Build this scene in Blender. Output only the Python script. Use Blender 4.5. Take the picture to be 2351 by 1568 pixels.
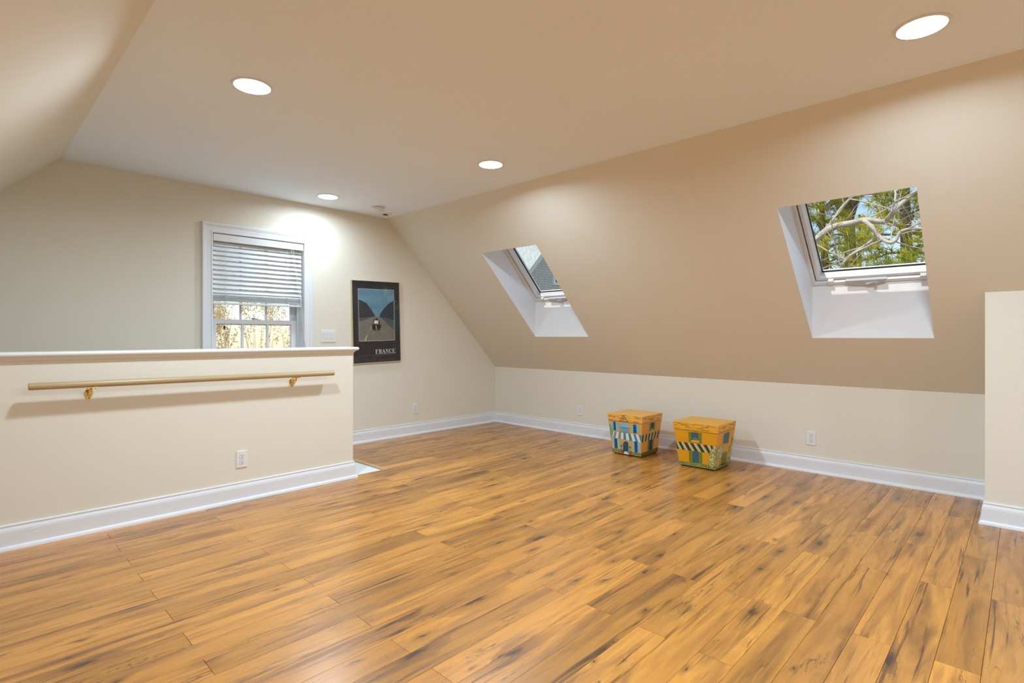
import bpy, bmesh, math, random
from mathutils import Vector, Matrix
random.seed(7)
scene = bpy.context.scene
for o in list(bpy.data.objects):
    bpy.data.objects.remove(o, do_unlink=True)
COL = scene.collection

# ------------------------------------------------------------------ camera
cam_d = bpy.data.cameras.new('camera')
cam = bpy.data.objects.new('camera', cam_d)
COL.objects.link(cam)
cam.location = (0.0, 0.0, 1.13)
cam.rotation_euler = (math.radians(90), 0, math.radians(43.902 - 90))
cam_d.sensor_width = 36.0
cam_d.lens = 18.767
cam_d.shift_y = (772.0 - 784.0) / 2351.0
cam_d.clip_start = 0.05
cam_d.clip_end = 600
scene.camera = cam

# ------------------------------------------------------------------ sky, sun, exposure
SUN_EL, SUN_H = math.radians(55.5), Vector((-0.99, 0.13)).normalized()
world = bpy.data.worlds.new('sky')
scene.world = world
world.use_nodes = True
wn = world.node_tree
wn.nodes.clear()
w_out = wn.nodes.new('ShaderNodeOutputWorld')
w_bg = wn.nodes.new('ShaderNodeBackground')
w_sky = wn.nodes.new('ShaderNodeTexSky')
w_sky.sky_type = 'NISHITA'
w_sky.sun_disc = False
w_sky.sun_elevation = SUN_EL
w_sky.sun_rotation = math.atan2(SUN_H.x, SUN_H.y)
w_sky.altitude = 100
w_sky.air_density = 1.0
w_sky.dust_density = 0.3
w_sky.ozone_density = 1.5
w_bg.inputs['Strength'].default_value = 0.11
wn.links.new(w_sky.outputs[0], w_bg.inputs['Color'])
wn.links.new(w_bg.outputs[0], w_out.inputs['Surface'])

sun_d = bpy.data.lights.new('sun', 'SUN')
sun = bpy.data.objects.new('sun', sun_d)
COL.objects.link(sun)
sun_d.energy = 2.4
sun_d.color = (1.0, 0.95, 0.86)
sun_d.angle = math.radians(0.53)
sd = Vector((SUN_H.x * math.cos(SUN_EL), SUN_H.y * math.cos(SUN_EL), math.sin(SUN_EL)))
sun.rotation_euler = sd.to_track_quat('Z', 'Y').to_euler()
sun.location = (-20, 5, 30)

vs = scene.view_settings
vs.view_transform = 'Standard'
vs.look = 'None'
vs.exposure = 0.9
vs.gamma = 1.0
vs.use_curve_mapping = False
LAMP = 16.5         # watts of each recessed ceiling light

# ------------------------------------------------------------------ material helpers
MATS = {}
class NT:
    def __init__(self, name):
        self.m = bpy.data.materials.new(name)
        self.m.use_nodes = True
        self.t = self.m.node_tree
        self.t.nodes.clear()
        self.out = self.t.nodes.new('ShaderNodeOutputMaterial')
        MATS[name] = self.m
    def n(self, typ, props=None, **inp):
        nd = self.t.nodes.new('ShaderNode' + typ)
        for k, v in (props or {}).items():
            setattr(nd, k, v)
        for k, v in inp.items():
            key = int(k[1:]) if k[0] == 'i' and k[1:].isdigit() else k.replace('_', ' ')
            self.set(nd.inputs[key], v)
        return nd
    def set(self, sock, v):
        if isinstance(v, bpy.types.NodeSocket):
            self.t.links.new(v, sock)
        elif isinstance(v, bpy.types.Node):
            self.t.links.new(v.outputs[0], sock)
        else:
            if sock.type == 'RGBA' and len(v) == 3:
                v = (*v, 1)
            sock.default_value = v
    def math(self, op, a, b=0.0, c=0.0, clamp=False):
        return self.n('Math', {'operation': op, 'use_clamp': clamp}, i0=a, i1=b, i2=c).outputs[0]
    def mix(self, f, a, b, mode='MIX'):
        nd = self.n('Mix', {'data_type': 'RGBA', 'blend_type': mode})
        self.set(nd.inputs[0], f)
        self.set(nd.inputs[6], a)
        self.set(nd.inputs[7], b)
        return nd.outputs[2]
    def ramp(self, f, pts, interp='LINEAR'):
        nd = self.n('ValToRGB', i0=f)
        cr = nd.color_ramp
        cr.interpolation = interp
        while len(cr.elements) < len(pts):
            cr.elements.new(0.5)
        for e, (p, c) in zip(cr.elements, pts):
            e.position = p
            e.color = (*c, 1) if isinstance(c, tuple) else (c, c, c, 1)
        return nd.outputs[0]
    def scaled(self, vec, s):
        return self.n('VectorMath', {'operation': 'MULTIPLY'}, i0=vec, i1=s).outputs[0]
    def noise(self, vec, scale=1.0, detail=2.0, rough=0.5, dist=0.0):
        return self.n('TexNoise', None, Vector=vec, Scale=scale, Detail=detail, Roughness=rough, Distortion=dist).outputs[0]
    def bsdf(self, color, rough=0.5, spec=0.5, metal=0.0, normal=None, **kw):
        b = self.n('BsdfPrincipled', None, Base_Color=color, Roughness=rough, Metallic=metal)
        b.inputs['Specular IOR Level'].default_value = spec
        if normal is not None:
            self.set(b.inputs['Normal'], normal)
        for k, v in kw.items():
            self.set(b.inputs[k.replace('_', ' ')], v)
        self.t.links.new(b.outputs[0], self.out.inputs[0])
        return b
    def bump(self, h, strength=0.2, dist=0.01):
        return self.n('Bump', None, Height=h, Strength=strength, Distance=dist).outputs[0]
    def obj(self):
        return self.n('TexCoord').outputs['Object']

def srgb(r, g, b):
    f = lambda c: (c / 255 / 12.92) if c / 255 <= 0.04045 else ((c / 255 + 0.055) / 1.055) ** 2.4
    return (f(r), f(g), f(b))

def plain(name, col, rough=0.5, spec=0.5, metal=0.0, vary=0.03, vscale=6.0, bump=0.0, bscale=200.0):
    t = NT(name)
    co = t.obj()
    nz = t.noise(co, vscale, 3.0)
    c2 = tuple(max(0.0, x * (1 - vary * 2)) for x in col)
    c = t.mix(nz, c2, tuple(min(1.0, x * (1 + vary * 2)) for x in col))
    nm = t.bump(t.noise(co, bscale, 2.0), bump, 0.002) if bump else None
    t.bsdf(c, rough, spec, metal, nm)
    return t.m

plain('wall_paint', (0.79, 0.725, 0.605), 0.75, 0.25, vary=0.012, vscale=1.2, bump=0.06, bscale=260)
plain('ceiling_paint', (0.88, 0.92, 0.96), 0.85, 0.2, vary=0.008, vscale=1.5, bump=0.05, bscale=220)
plain('shaft_paint', (0.84, 0.84, 0.84), 0.7, 0.25, vary=0.006, vscale=2)
plain('trim_paint', (0.80, 0.80, 0.815), 0.38, 0.45, vary=0.008, vscale=3)
plain('cap_paint', (0.80, 0.78, 0.73), 0.38, 0.45, vary=0.008, vscale=3)
plain('white_plastic', (0.80, 0.79, 0.76), 0.35, 0.5, vary=0.005)
plain('slot_black', (0.015, 0.013, 0.012), 0.6, 0.3)
plain('light_trim', (0.80, 0.80, 0.79), 0.4, 0.4)
plain('blind_white', (0.78, 0.775, 0.765), 0.4, 0.4, vary=0.01)
plain('cord', (0.70, 0.69, 0.66), 0.7, 0.2)
plain('bead_black', (0.012, 0.010, 0.009), 0.4, 0.5)
plain('sash_white', (0.78, 0.78, 0.79), 0.35, 0.45)
plain('sash_grey', (0.42, 0.44, 0.46), 0.35, 0.5, metal=0.3)
plain('gasket_black', (0.02, 0.02, 0.022), 0.5, 0.3)
plain('operator_grey', (0.55, 0.56, 0.56), 0.35, 0.5)
plain('lock_metal', (0.35, 0.42, 0.47), 0.3, 0.5, metal=0.6)
plain('subfloor', (0.05, 0.03, 0.018), 0.9, 0.1)
plain('brass', (0.80, 0.58, 0.18), 0.16, 0.5, metal=1.0, vary=0.02, vscale=30)
plain('screw_dark', (0.10, 0.07, 0.03), 0.4, 0.5, metal=0.7)
plain('frame_gold', (0.72, 0.58, 0.36), 0.3, 0.5, metal=0.85, vary=0.02)
plain('frame_silver', (0.78, 0.77, 0.75), 0.28, 0.5, metal=0.75, vary=0.02)
plain('carpet_edge', (0.55, 0.34, 0.15), 0.4, 0.4)

def carpet():
    t = NT('carpet')
    co = t.obj()
    h = t.noise(co, 260.0, 3.0)
    c = t.mix(t.noise(co, 40.0, 3.0), (0.72, 0.72, 0.71), (0.84, 0.84, 0.83))
    t.bsdf(c, 0.95, 0.1, 0, t.bump(h, 0.6, 0.004))
carpet()

def lamp_mat(name, col, strength):
    t = NT(name)
    e = t.n('Emission', None, Color=col, Strength=strength)
    t.t.links.new(e.outputs[0], t.out.inputs[0])
lamp_mat('lamp_lens', (0.97, 1.0, 1.0), 6.0)

def glass_mat(name, tint, f0=0.04, rough=0.0, wavy=0.0):
    t = NT(name)
    tr = t.n('BsdfTransparent', None, Color=tint)
    gl = t.n('BsdfGlossy', None, Color=(1, 1, 1), Roughness=rough)
    fc = t.n('LayerWeight', None, Blend=0.5).outputs['Facing']
    fr = t.math('MULTIPLY_ADD', t.math('POWER', fc, 5.0), 1.0 - f0, f0)
    if wavy:
        b = t.bump(t.noise(t.scaled(t.obj(), (5.0, 1.0, 3.0)), 1.6, 1.5), wavy, 0.02)
        t.set(gl.inputs['Normal'], b)
    mx = t.n('MixShader')
    t.set(mx.inputs[0], fr)
    t.t.links.new(tr.outputs[0], mx.inputs[1])
    t.t.links.new(gl.outputs[0], mx.inputs[2])
    t.t.links.new(mx.outputs[0], t.out.inputs[0])
glass_mat('window_glass', (0.95, 0.97, 0.96))
glass_mat('poster_glass', (0.97, 0.98, 0.98), 0.045, 0.004, 0.30)

def wood_floor():
    t = NT('oak_plank')
    tc = t.n('TexCoord').outputs['Object']
    rnd = t.n('ObjectInfo').outputs['Random']
    off = t.n('CombineXYZ', None, i0=t.math('MULTIPLY', rnd, 57.3), i1=t.math('MULTIPLY', rnd, 191.7), i2=t.math('MULTIPLY', rnd, 23.0)).outputs[0]
    p = t.n('VectorMath', {'operation': 'ADD'}, i0=tc, i1=off).outputs[0]
    fine = t.noise(t.scaled(p, (5.0, 150.0, 1.0)), 1.0, 4.0, 0.6)
    figf = t.noise(t.scaled(p, (0.9, 7.0, 1.0)), 1.0, 2.0, 0.45, 0.3)
    rings = t.math('SINE', t.math('MULTIPLY', figf, 95.0))
    rings = t.math('MULTIPLY_ADD', rings, 0.5, 0.5)
    smud = t.noise(t.scaled(p, (1.25, 12.0, 1.0)), 1.0, 5.0, 0.62, 0.7)
    smud = t.ramp(smud, [(0.47, 0.0), (0.70, 1.0)])
    broad = t.noise(t.scaled(p, (0.8, 4.0, 1.0)), 1.0, 2.0, 0.5)
    broad = t.ramp(broad, [(0.35, 0.0), (0.68, 1.0)])
    zone = t.ramp(t.noise(t.scaled(p, (1.3, 7.0, 1.0)), 1.0, 2.0), [(0.42, 0.0), (0.56, 1.0)])
    streak = t.noise(t.scaled(p, (1.7, 44.0, 1.0)), 1.0, 4.0, 0.62, 0.9)
    streak = t.math('MULTIPLY', t.ramp(streak, [(0.54, 0.0), (0.68, 1.0)]), zone)
    crack = t.n('TexNoise', None, Vector=t.scaled(p, (2.4, 19.0, 1.0)), Scale=1.0, Detail=3.0, Roughness=0.55, Distortion=1.6).outputs[0]
    crack = t.math('ABSOLUTE', t.math('SUBTRACT', crack, 0.5))
    crack = t.math('MULTIPLY', t.ramp(crack, [(0.0, 1.0), (0.018, 0.0)]), t.ramp(t.noise(t.scaled(p, (1.9, 9.0, 2.0)), 1.3, 2.0), [(0.56, 0.0), (0.64, 1.0)]))
    # knots: a few irregular dark spots with a smoky surround
    pv = t.n('VectorMath', {'operation': 'ADD'}, i0=t.scaled(p, (2.6, 8.0, 1.0)),
             i1=t.scaled(t.n('TexNoise', None, Vector=t.scaled(p, (16.0, 45.0, 1.0)), Scale=1.0, Detail=3.0).outputs['Color'], (0.22, 0.30, 0.0))).outputs[0]
    vor = t.n('TexVoronoi', {'voronoi_dimensions': '2D'}, Vector=pv, Scale=1.0, Randomness=1.0)
    sel = t.n('SeparateColor', None, i0=vor.outputs['Color'])
    keep = t.math('GREATER_THAN', sel.outputs[0], 0.58)
    size = t.math('MULTIPLY_ADD', t.math('POWER', sel.outputs[1], 2.5), 0.17, 0.030)
    dn = t.math('DIVIDE', vor.outputs['Distance'], size)
    knot = t.math('MULTIPLY', t.ramp(dn, [(0.30, 1.0), (0.95, 0.0)]), keep)
    halo = t.math('MULTIPLY', t.ramp(t.math('MULTIPLY', dn, 0.20), [(0.10, 1.0), (0.80, 0.0)]), keep)
    light, mid = (0.70, 0.315, 0.060), (0.54, 0.208, 0.030)
    c = t.mix(t.math('MULTIPLY_ADD', rings, 0.32, t.math('MULTIPLY', fine, 0.45)), light, mid)
    c = t.mix(t.math('MULTIPLY', broad, 0.50), c, (0.37, 0.135, 0.026))
    c = t.mix(t.math('MULTIPLY', smud, 0.76), c, (0.175, 0.064, 0.014))
    c = t.mix(t.math('MULTIPLY', streak, 0.90), c, (0.055, 0.024, 0.008))
    c = t.mix(t.math('MULTIPLY', crack, 0.80), c, (0.050, 0.024, 0.010))
    c = t.mix(t.math('MULTIPLY', halo, 0.62), c, (0.13, 0.055, 0.018))
    c = t.mix(t.math('MULTIPLY', knot, 0.85), c, (0.040, 0.020, 0.009))
    tone = t.math('MULTIPLY_ADD', t.math('FRACT', t.math('MULTIPLY', rnd, 71.3)), 0.36, 0.78)
    hs = t.n('HueSaturation', None, Hue=0.5, Saturation=1.0, Value=tone, Color=c)
    h = t.math('MULTIPLY_ADD', rings, 0.7, t.math('MULTIPLY', fine, 0.6))
    rough = t.math('MULTIPLY_ADD', smud, 0.08, 0.27)
    t.bsdf(hs.outputs[0], rough, 1.0, 0, t.bump(h, 0.09, 0.0012))
wood_floor()

def rail_wood():
    t = NT('rail_wood')
    p = t.obj()
    g = t.noise(t.scaled(p, (3.0, 90.0, 90.0)), 1.0, 4.0, 0.6)
    c = t.mix(g, (0.40, 0.265, 0.12), (0.56, 0.41, 0.22))
    t.bsdf(c, 0.35, 0.45)
rail_wood()

# ------------------------------------------------------------------ object helpers
def tag(o, label=None, cat=None, group=None, kind=None):
    for k, v in (('label', label), ('category', cat), ('group', group), ('kind', kind)):
        if v:
            o[k] = v
    return o

def thing(name, label, cat, loc=(0, 0, 0), rot=(0, 0, 0), group=None, kind=None):
    o = bpy.data.objects.new(name, None)
    o.empty_display_size = 0.1
    COL.objects.link(o)
    o.location = loc
    o.rotation_euler = rot
    return tag(o, label, cat, group, kind)

def link(name, me, mat, parent=None, smooth=False):
    for m in (mat if isinstance(mat, (list, tuple)) else [mat]):
        if len(me.materials) < (len(mat) if isinstance(mat, (list, tuple)) else 1):
            me.materials.append(MATS[m])
    if smooth:
        for p in me.polygons:
            p.use_smooth = True
    o = bpy.data.objects.new(name, me)
    COL.objects.link(o)
    if parent is not None:
        o.parent = parent
    return o

class MB:
    """collects faces of one mesh"""
    def __init__(self):
        self.v, self.f, self.mi = [], [], []
    def add(self, verts, faces, mi=0):
        b = len(self.v)
        self.v += [tuple(x) for x in verts]
        self.f += [tuple(i + b for i in f) for f in faces]
        self.mi += [mi] * len(faces)
        return self
    def quad(self, *p, mi=0):
        return self.add(p, [tuple(range(len(p)))], mi)
    def box(self, lo, hi, mi=0):
        x0, y0, z0 = lo
        x1, y1, z1 = hi
        return self.add([(x0, y0, z0), (x1, y0, z0), (x1, y1, z0), (x0, y1, z0), (x0, y0, z1), (x1, y0, z1), (x1, y1, z1), (x0, y1, z1)],
                        [(0, 3, 2, 1), (4, 5, 6, 7), (0, 1, 5, 4), (1, 2, 6, 5), (2, 3, 7, 6), (3, 0, 4, 7)], mi)
    def bevbox(self, lo, hi, b, mi=0):
        bm = bmesh.new()
        bmesh.ops.create_cube(bm, size=1.0)
        for v in bm.verts:
            for i in range(3):
                v.co[i] = lo[i] + (v.co[i] + 0.5) * (hi[i] - lo[i])
        bmesh.ops.bevel(bm, geom=bm.edges[:], offset=b, segments=2, profile=0.6, affect='EDGES')
        bm.verts.index_update()
        self.add([v.co.copy() for v in bm.verts], [tuple(v.index for v in f.verts) for f in bm.faces], mi)
        bm.free()
        return self
    def tube(self, pts, rads, n=10, cap=True, mi=0):
        pts = [Vector(p) for p in pts]
        if not isinstance(rads, (list, tuple)):
            rads = [rads] * len(pts)
        up = Vector((0, 0, 1))
        vs_, fs = [], []
        for i, p in enumerate(pts):
            d = (pts[min(i + 1, len(pts) - 1)] - pts[max(i - 1, 0)]).normalized()
            a = d.cross(up)
            if a.length < 1e-3:
                a = d.cross(Vector((1, 0, 0)))
            a.normalize()
            b = d.cross(a)
            for k in range(n):
                t = 2 * math.pi * k / n
                vs_.append(p + (a * math.cos(t) + b * math.sin(t)) * rads[i])
        for i in range(len(pts) - 1):
            for k in range(n):
                k2 = (k + 1) % n
                fs.append((i * n + k, i * n + k2, (i + 1) * n + k2, (i + 1) * n + k))
        if cap:
            fs.append(tuple(range(n - 1, -1, -1)))
            fs.append(tuple((len(pts) - 1) * n + k for k in range(n)))
        return self.add(vs_, fs, mi)
    def lathe(self, prof, n=40, mi=0, axis_pt=(0, 0, 0)):
        vs_, fs = [], []
        for r, z in prof:
            for k in range(n):
                t = 2 * math.pi * k / n
                vs_.append((axis_pt[0] + r * math.cos(t), axis_pt[1] + r * math.sin(t), axis_pt[2] + z))
        for i in range(len(prof) - 1):
            for k in range(n):
                k2 = (k + 1) % n
                fs.append((i * n + k, i * n + k2, (i + 1) * n + k2, (i + 1) * n + k))
        return self.add(vs_, fs, mi)
    def prism(self, poly, fn, t0, t1, mi=0):
        """2D polygon extruded; fn(u, v, t) -> xyz"""
        n = len(poly)
        vs_ = [fn(u, v, t0) for u, v in poly] + [fn(u, v, t1) for u, v in poly]
        fs = [tuple(range(n)), tuple(range(2 * n - 1, n - 1, -1))] + [(i, (i + 1) % n, n + (i + 1) % n, n + i) for i in range(n)]
        return self.add(vs_, fs, mi)
    def build(self, name, mat, parent=None, smooth=False, loc=None, fix=True):
        off = Vector(loc) if loc is not None else Vector((0, 0, 0))
        me = bpy.data.meshes.new(name)
        me.from_pydata([Vector(v) - off for v in self.v], [], self.f)
        if fix:
            bm = bmesh.new()
            bm.from_mesh(me)
            bmesh.ops.recalc_face_normals(bm, faces=bm.faces[:])
            bm.to_mesh(me)
            bm.free()
        mats = mat if isinstance(mat, (list, tuple)) else [mat]
        for m in mats:
            me.materials.append(MATS[m])
        for p, i in zip(me.polygons, self.mi):
            p.material_index = i
            p.use_smooth = smooth
        o = bpy.data.objects.new(name, me)
        COL.objects.link(o)
        if parent is not None:
            o.parent = parent
        if loc is not None:
            o.location = loc
        return o

def smooth_by_angle(o, deg=35):
    me = o.data
    for p in me.polygons:
        p.use_smooth = True
    bm = bmesh.new()
    bm.from_mesh(me)
    for e in bm.edges:
        if len(e.link_faces) == 2 and e.calc_face_angle(0) > math.radians(deg):
            e.smooth = False
    bm.to_mesh(me)
    bm.free()
    return o

def copy_tree(o, parent=None):
    c = o.copy()
    COL.objects.link(c)
    if parent is not None:
        c.parent = parent
    for ch in list(o.children):
        copy_tree(ch, c)
    return c

def sweep(path, prof, side=1.0):
    """rings of an XY path; profile (offset to the right of travel, z)"""
    rings = []
    n = len(path)
    for i in range(n):
        p = Vector(path[i])
        ns = []
        for a, b in ((i - 1, i), (i, i + 1)):
            if 0 <= a and b < n:
                d = (Vector(path[b]) - Vector(path[a])).normalized()
                ns.append(Vector((d.y, -d.x)) * side)
        m = ns[0] if len(ns) == 1 else (ns[0] + ns[1]) / (1 + ns[0].dot(ns[1]))
        rings.append([(p.x + m.x * o, p.y + m.y * o, z) for o, z in prof])
    return rings

def loft(mb, r0, r1, caps=(True, True), mi=0):
    n = len(r0)
    fs = [(i, i + 1, n + i + 1, n + i) for i in range(n - 1)]
    if caps[0]:
        fs.append(tuple(range(n)))
    if caps[1]:
        fs.append(tuple(range(2 * n - 1, n - 1, -1)))
    return mb.add(list(r0) + list(r1), fs, mi)

def frame_ring(mb, rect, prof, fn, mi=0):
    """mitred picture-frame sweep. rect (u0,v0,u1,v1), profile (outward offset, height) closed loop; fn(u,v,h)->xyz"""
    u0, v0, u1, v1 = rect
    cs = [(u0, v0, -1, -1), (u1, v0, 1, -1), (u1, v1, 1, 1), (u0, v1, -1, 1)]
    n = len(prof)
    vs_ = []
    for u, v, su, sv in cs:
        for o, h in prof:
            vs_.append(fn(u + su * o, v + sv * o, h))
    fs = []
    for c in range(4):
        d = (c + 1) % 4
        for i in range(n):
            j = (i + 1) % n
            fs.append((c * n + i, c * n + j, d * n + j, d * n + i))
    return mb.add(vs_, fs, mi)

# ------------------------------------------------------------------ room dimensions
YB = 5.085                   # back wall
YF = -3.60                   # gable wall behind the camera
ZK, ZC = 0.727, 2.428        # knee wall top, flat ceiling
XL_SEAM, XL_KNEE = 0.530, -1.262
YH, HX1, HT = 3.885, 2.199, 0.125   # half wall: face, end, thickness
BX, BY = 4.30, 0.177         # bump-out wall face, return
STX, STY = 2.515, 3.914      # edge of the stair landing
def seamx(y): return 3.284 + (YB - y) / YB * 0.054
def kneex(y): return 4.962 - (YB - y) / YB * 0.037
def slope_pt(y, u):
    a, b = kneex(y), seamx(y)
    return Vector((a + (b - a) * u, y, ZK + (ZC - ZK) * u))
SKY = [dict(y0=3.284, y1=4.024, u0=0.2340, u1=0.7380), dict(y0=0.444, y1=1.184, u0=0.2295, u1=0.7340)]
WIN = dict(x0=1.531, x1=2.351, z0=0.46, z1=2.035)

# ------------------------------------------------------------------ floor
def plank_mesh(L, W):
    T, b, d = 0.012, 0.0007, 0.0018
    hx, hy = L / 2 - 0.0003, W / 2 - 0.0003
    mb = MB()
    top = [(-hx + b, -hy + b, 0), (hx - b, -hy + b, 0), (hx - b, hy - b, 0), (-hx + b, hy - b, 0)]
    mid = [(-hx, -hy, -d), (hx, -hy, -d), (hx, hy, -d), (-hx, hy, -d)]
    bot = [(x, y, -T) for x, y, _ in mid]
    mb.add(top + mid + bot, [(0, 1, 2, 3)] + [(4 + i, 4 + (i + 1) % 4, (i + 1) % 4, i) for i in range(4)] + [(8 + i, 8 + (i + 1) % 4, 4 + (i + 1) % 4, 4 + i) for i in range(4)])
    me = bpy.data.meshes.new('plank')
    me.from_pydata(mb.v, [], mb.f)
    me.materials.append(MATS['oak_plank'])
    return me

ROW, LEN = 0.1228, 1.244
Y_PLANK0 = 0.844 - ROW * 12          # planks from here towards the back wall
fb = MB()
fb.quad((XL_KNEE, Y_PLANK0, -0.0122), (4.97, Y_PLANK0, -0.0122), (4.97, STY, -0.0122), (XL_KNEE, STY, -0.0122), mi=0)
fb.quad((STX, STY, -0.0122), (4.97, STY, -0.0122), (4.97, YB, -0.0122), (STX, YB, -0.0122), mi=0)
fb.quad((XL_KNEE, YF, 0), (4.97, YF, 0), (4.97, Y_PLANK0, 0), (XL_KNEE, Y_PLANK0, 0), mi=1)
floor = fb.build('floor', ['subfloor', 'oak_plank'])
tag(floor, 'honey brown oak plank floor with dark streaks and knots', 'floor', None, 'structure')
plank_cache = {}
for k in range(-11, 36):
    yt = 0.844 + ROW * k
    ybm = yt - ROW
    if ybm > YB:
        break
    yt = min(yt, YB)
    yc = (yt + ybm) / 2
    lo = XL_KNEE if yc < STY else STX
    hi = 4.955 if yt > BY else BX
    j0 = (0.596 if k % 2 == 0 else 1.120) - LEN * 4
    for i in range(12):
        a, b = max(lo, j0 + i * LEN), min(hi, j0 + (i + 1) * LEN)
        if b - a < 0.03:
            continue
        key = (round(b - a, 3), round(yt - ybm, 4))
        if key not in plank_cache:
            plank_cache[key] = plank_mesh(b - a, yt - ybm)
        p = bpy.data.objects.new('plank', plank_cache[key])
        COL.objects.link(p)
        p.parent = floor
        p.location = ((a + b) / 2, yc, 0)

# ------------------------------------------------------------------ walls and ceilings
def wall_with_hole(mb, outline_top, zb, x0, x1, hole, y):
    hx0, hx1, hz0, hz1 = hole
    def top(x):
        for (xa, za), (xb, zb_) in zip(outline_top, outline_top[1:]):
            if xa <= x <= xb:
                return za + (zb_ - za) * (x - xa) / (xb - xa)
    def seg(xa, xb):
        pts = [(xa, top(xa))] + [p for p in outline_top if xa < p[0] < xb] + [(xb, top(xb))]
        return pts
    P = lambda x, z: (x, y, z)
    mb.quad(P(x0, zb), *[P(x, z) for x, z in reversed([*seg(x0, hx0)])][::-1], P(hx0, zb))
    mb.quad(P(hx1, zb), *[P(x, z) for x, z in seg(hx1, x1)], P(x1, zb))
    mb.quad(P(hx0, hz1), *[P(x, z) for x, z in seg(hx0, hx1)], P(hx1, hz1))
    mb.quad(P(hx0, zb), P(hx0, hz0), P(hx1, hz0), P(hx1, zb))

gable = [(XL_KNEE, ZK), (XL_SEAM, ZC), (seamx(YB), ZC), (kneex(YB), ZK)]
mb = MB()
wall_with_hole(mb, gable, -1.6, XL_KNEE, kneex(YB), (WIN['x0'], WIN['x1'], WIN['z0'], WIN['z1']), YB)
wb = mb.build('wall_back', 'wall_paint')
tag(wb, 'cream painted gable end wall with a window', 'wall', None, 'structure')

mb = MB()
g2 = [(XL_KNEE, 0), (XL_KNEE, ZK), (XL_SEAM, ZC), (seamx(YF), ZC), (kneex(YF), ZK), (kneex(YF), 0)]
mb.quad(*[(x, YF, z) for x, z in g2])
tag(mb.build('wall_front', 'wall_paint'), 'cream gable wall at the other end of the room', 'wall', None, 'structure')

mb = MB()
mb.quad((kneex(BY), BY, 0), (kneex(YB), YB, 0), (kneex(YB), YB, ZK), (kneex(BY), BY, ZK))
tag(mb.build('wall_right', 'wall_paint'), 'low cream knee wall under the skylight slope', 'wall', None, 'structure')

mb = MB()
mb.quad((XL_KNEE, YF, -1.6), (XL_KNEE, YB, -1.6), (XL_KNEE, YB, ZK), (XL_KNEE, YF, ZK))
tag(mb.build('wall_left', 'wall_paint'), 'low cream knee wall below the plain slope', 'wall', None, 'structure')

def zs_at(x, y):
    return ZK + (kneex(y) - x) / (kneex(y) - seamx(y)) * (ZC - ZK)
mb = MB()
mb.quad((BX, BY, 0), (BX, YF, 0), (BX, YF, zs_at(BX, YF)), (BX, BY, zs_at(BX, BY)))
mb.quad((BX, BY, 0), (BX, BY, zs_at(BX, BY)), (kneex(BY), BY, ZK), (kneex(BY), BY, 0))
tag(mb.build('wall_alcove', 'wall_paint'), 'taller cream wall stepping forward beside the knee wall', 'wall', None, 'structure')

# flat ceiling, with round cut-outs for the recessed lights
LIGHTS = [(1.060, 2.889), (2.791, 2.908), (2.386, 4.667), (2.803, 0.314), (1.06, 0.31), (1.06, -2.25), (2.80, -2.25)]
HOLE_R, HOLE_N = 0.086, 40
from mathutils.geometry import tessellate_polygon
loops = [[Vector(v) for v in ((XL_SEAM, YF, ZC), (seamx(YF), YF, ZC), (seamx(YB), YB, ZC), (XL_SEAM, YB, ZC))]]
for lx, ly in LIGHTS:
    loops.append([Vector((lx + HOLE_R * math.cos(2 * math.pi * i / HOLE_N), ly + HOLE_R * math.sin(2 * math.pi * i / HOLE_N), ZC)) for i in range(HOLE_N)])
mb = MB()
mb.add([v for l in loops for v in l], [tuple(t) for t in tessellate_polygon(loops)])
tag(mb.build('ceiling', 'ceiling_paint'), 'flat white painted ceiling', 'ceiling', None, 'structure')
mb = MB()
mb.quad((XL_KNEE, YF, ZK), (XL_SEAM, YF, ZC), (XL_SEAM, YB, ZC), (XL_KNEE, YB, ZK))
tag(mb.build('ceiling_left', 'wall_paint'), 'plain cream sloped ceiling above the stairs', 'ceiling', None, 'structure')

# right slope with two skylight openings
mb = MB()
ys = sorted({YF, YB, *[s[k] for s in SKY for k in ('y0', 'y1')], -1.8, -0.6, 2.2})
for ya, yb2 in zip(ys, ys[1:]):
    s = next((s for s in SKY if abs(s['y0'] - ya) < 1e-6), None)
    us = [0, s['u0'], s['u1'], 1] if s else [0, 0.5, 1]
    for i, (ua, ub) in enumerate(zip(us, us[1:])):
        if s and i == 1:
            continue
        mb.quad(slope_pt(ya, ua), slope_pt(yb2, ua), slope_pt(yb2, ub), slope_pt(ya, ub))
cr = mb.build('ceiling_right', 'wall_paint', smooth=False)
tag(cr, 'cream sloped ceiling with two skylight openings', 'ceiling', None, 'structure')

BDIR = (slope_pt(2.5, 1) - slope_pt(2.5, 0)).normalized()      # up the slope
NDIR = Vector((BDIR.z, 0, -BDIR.x))                            # outwards
RISE, SKL = 0.408, 0.95

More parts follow.
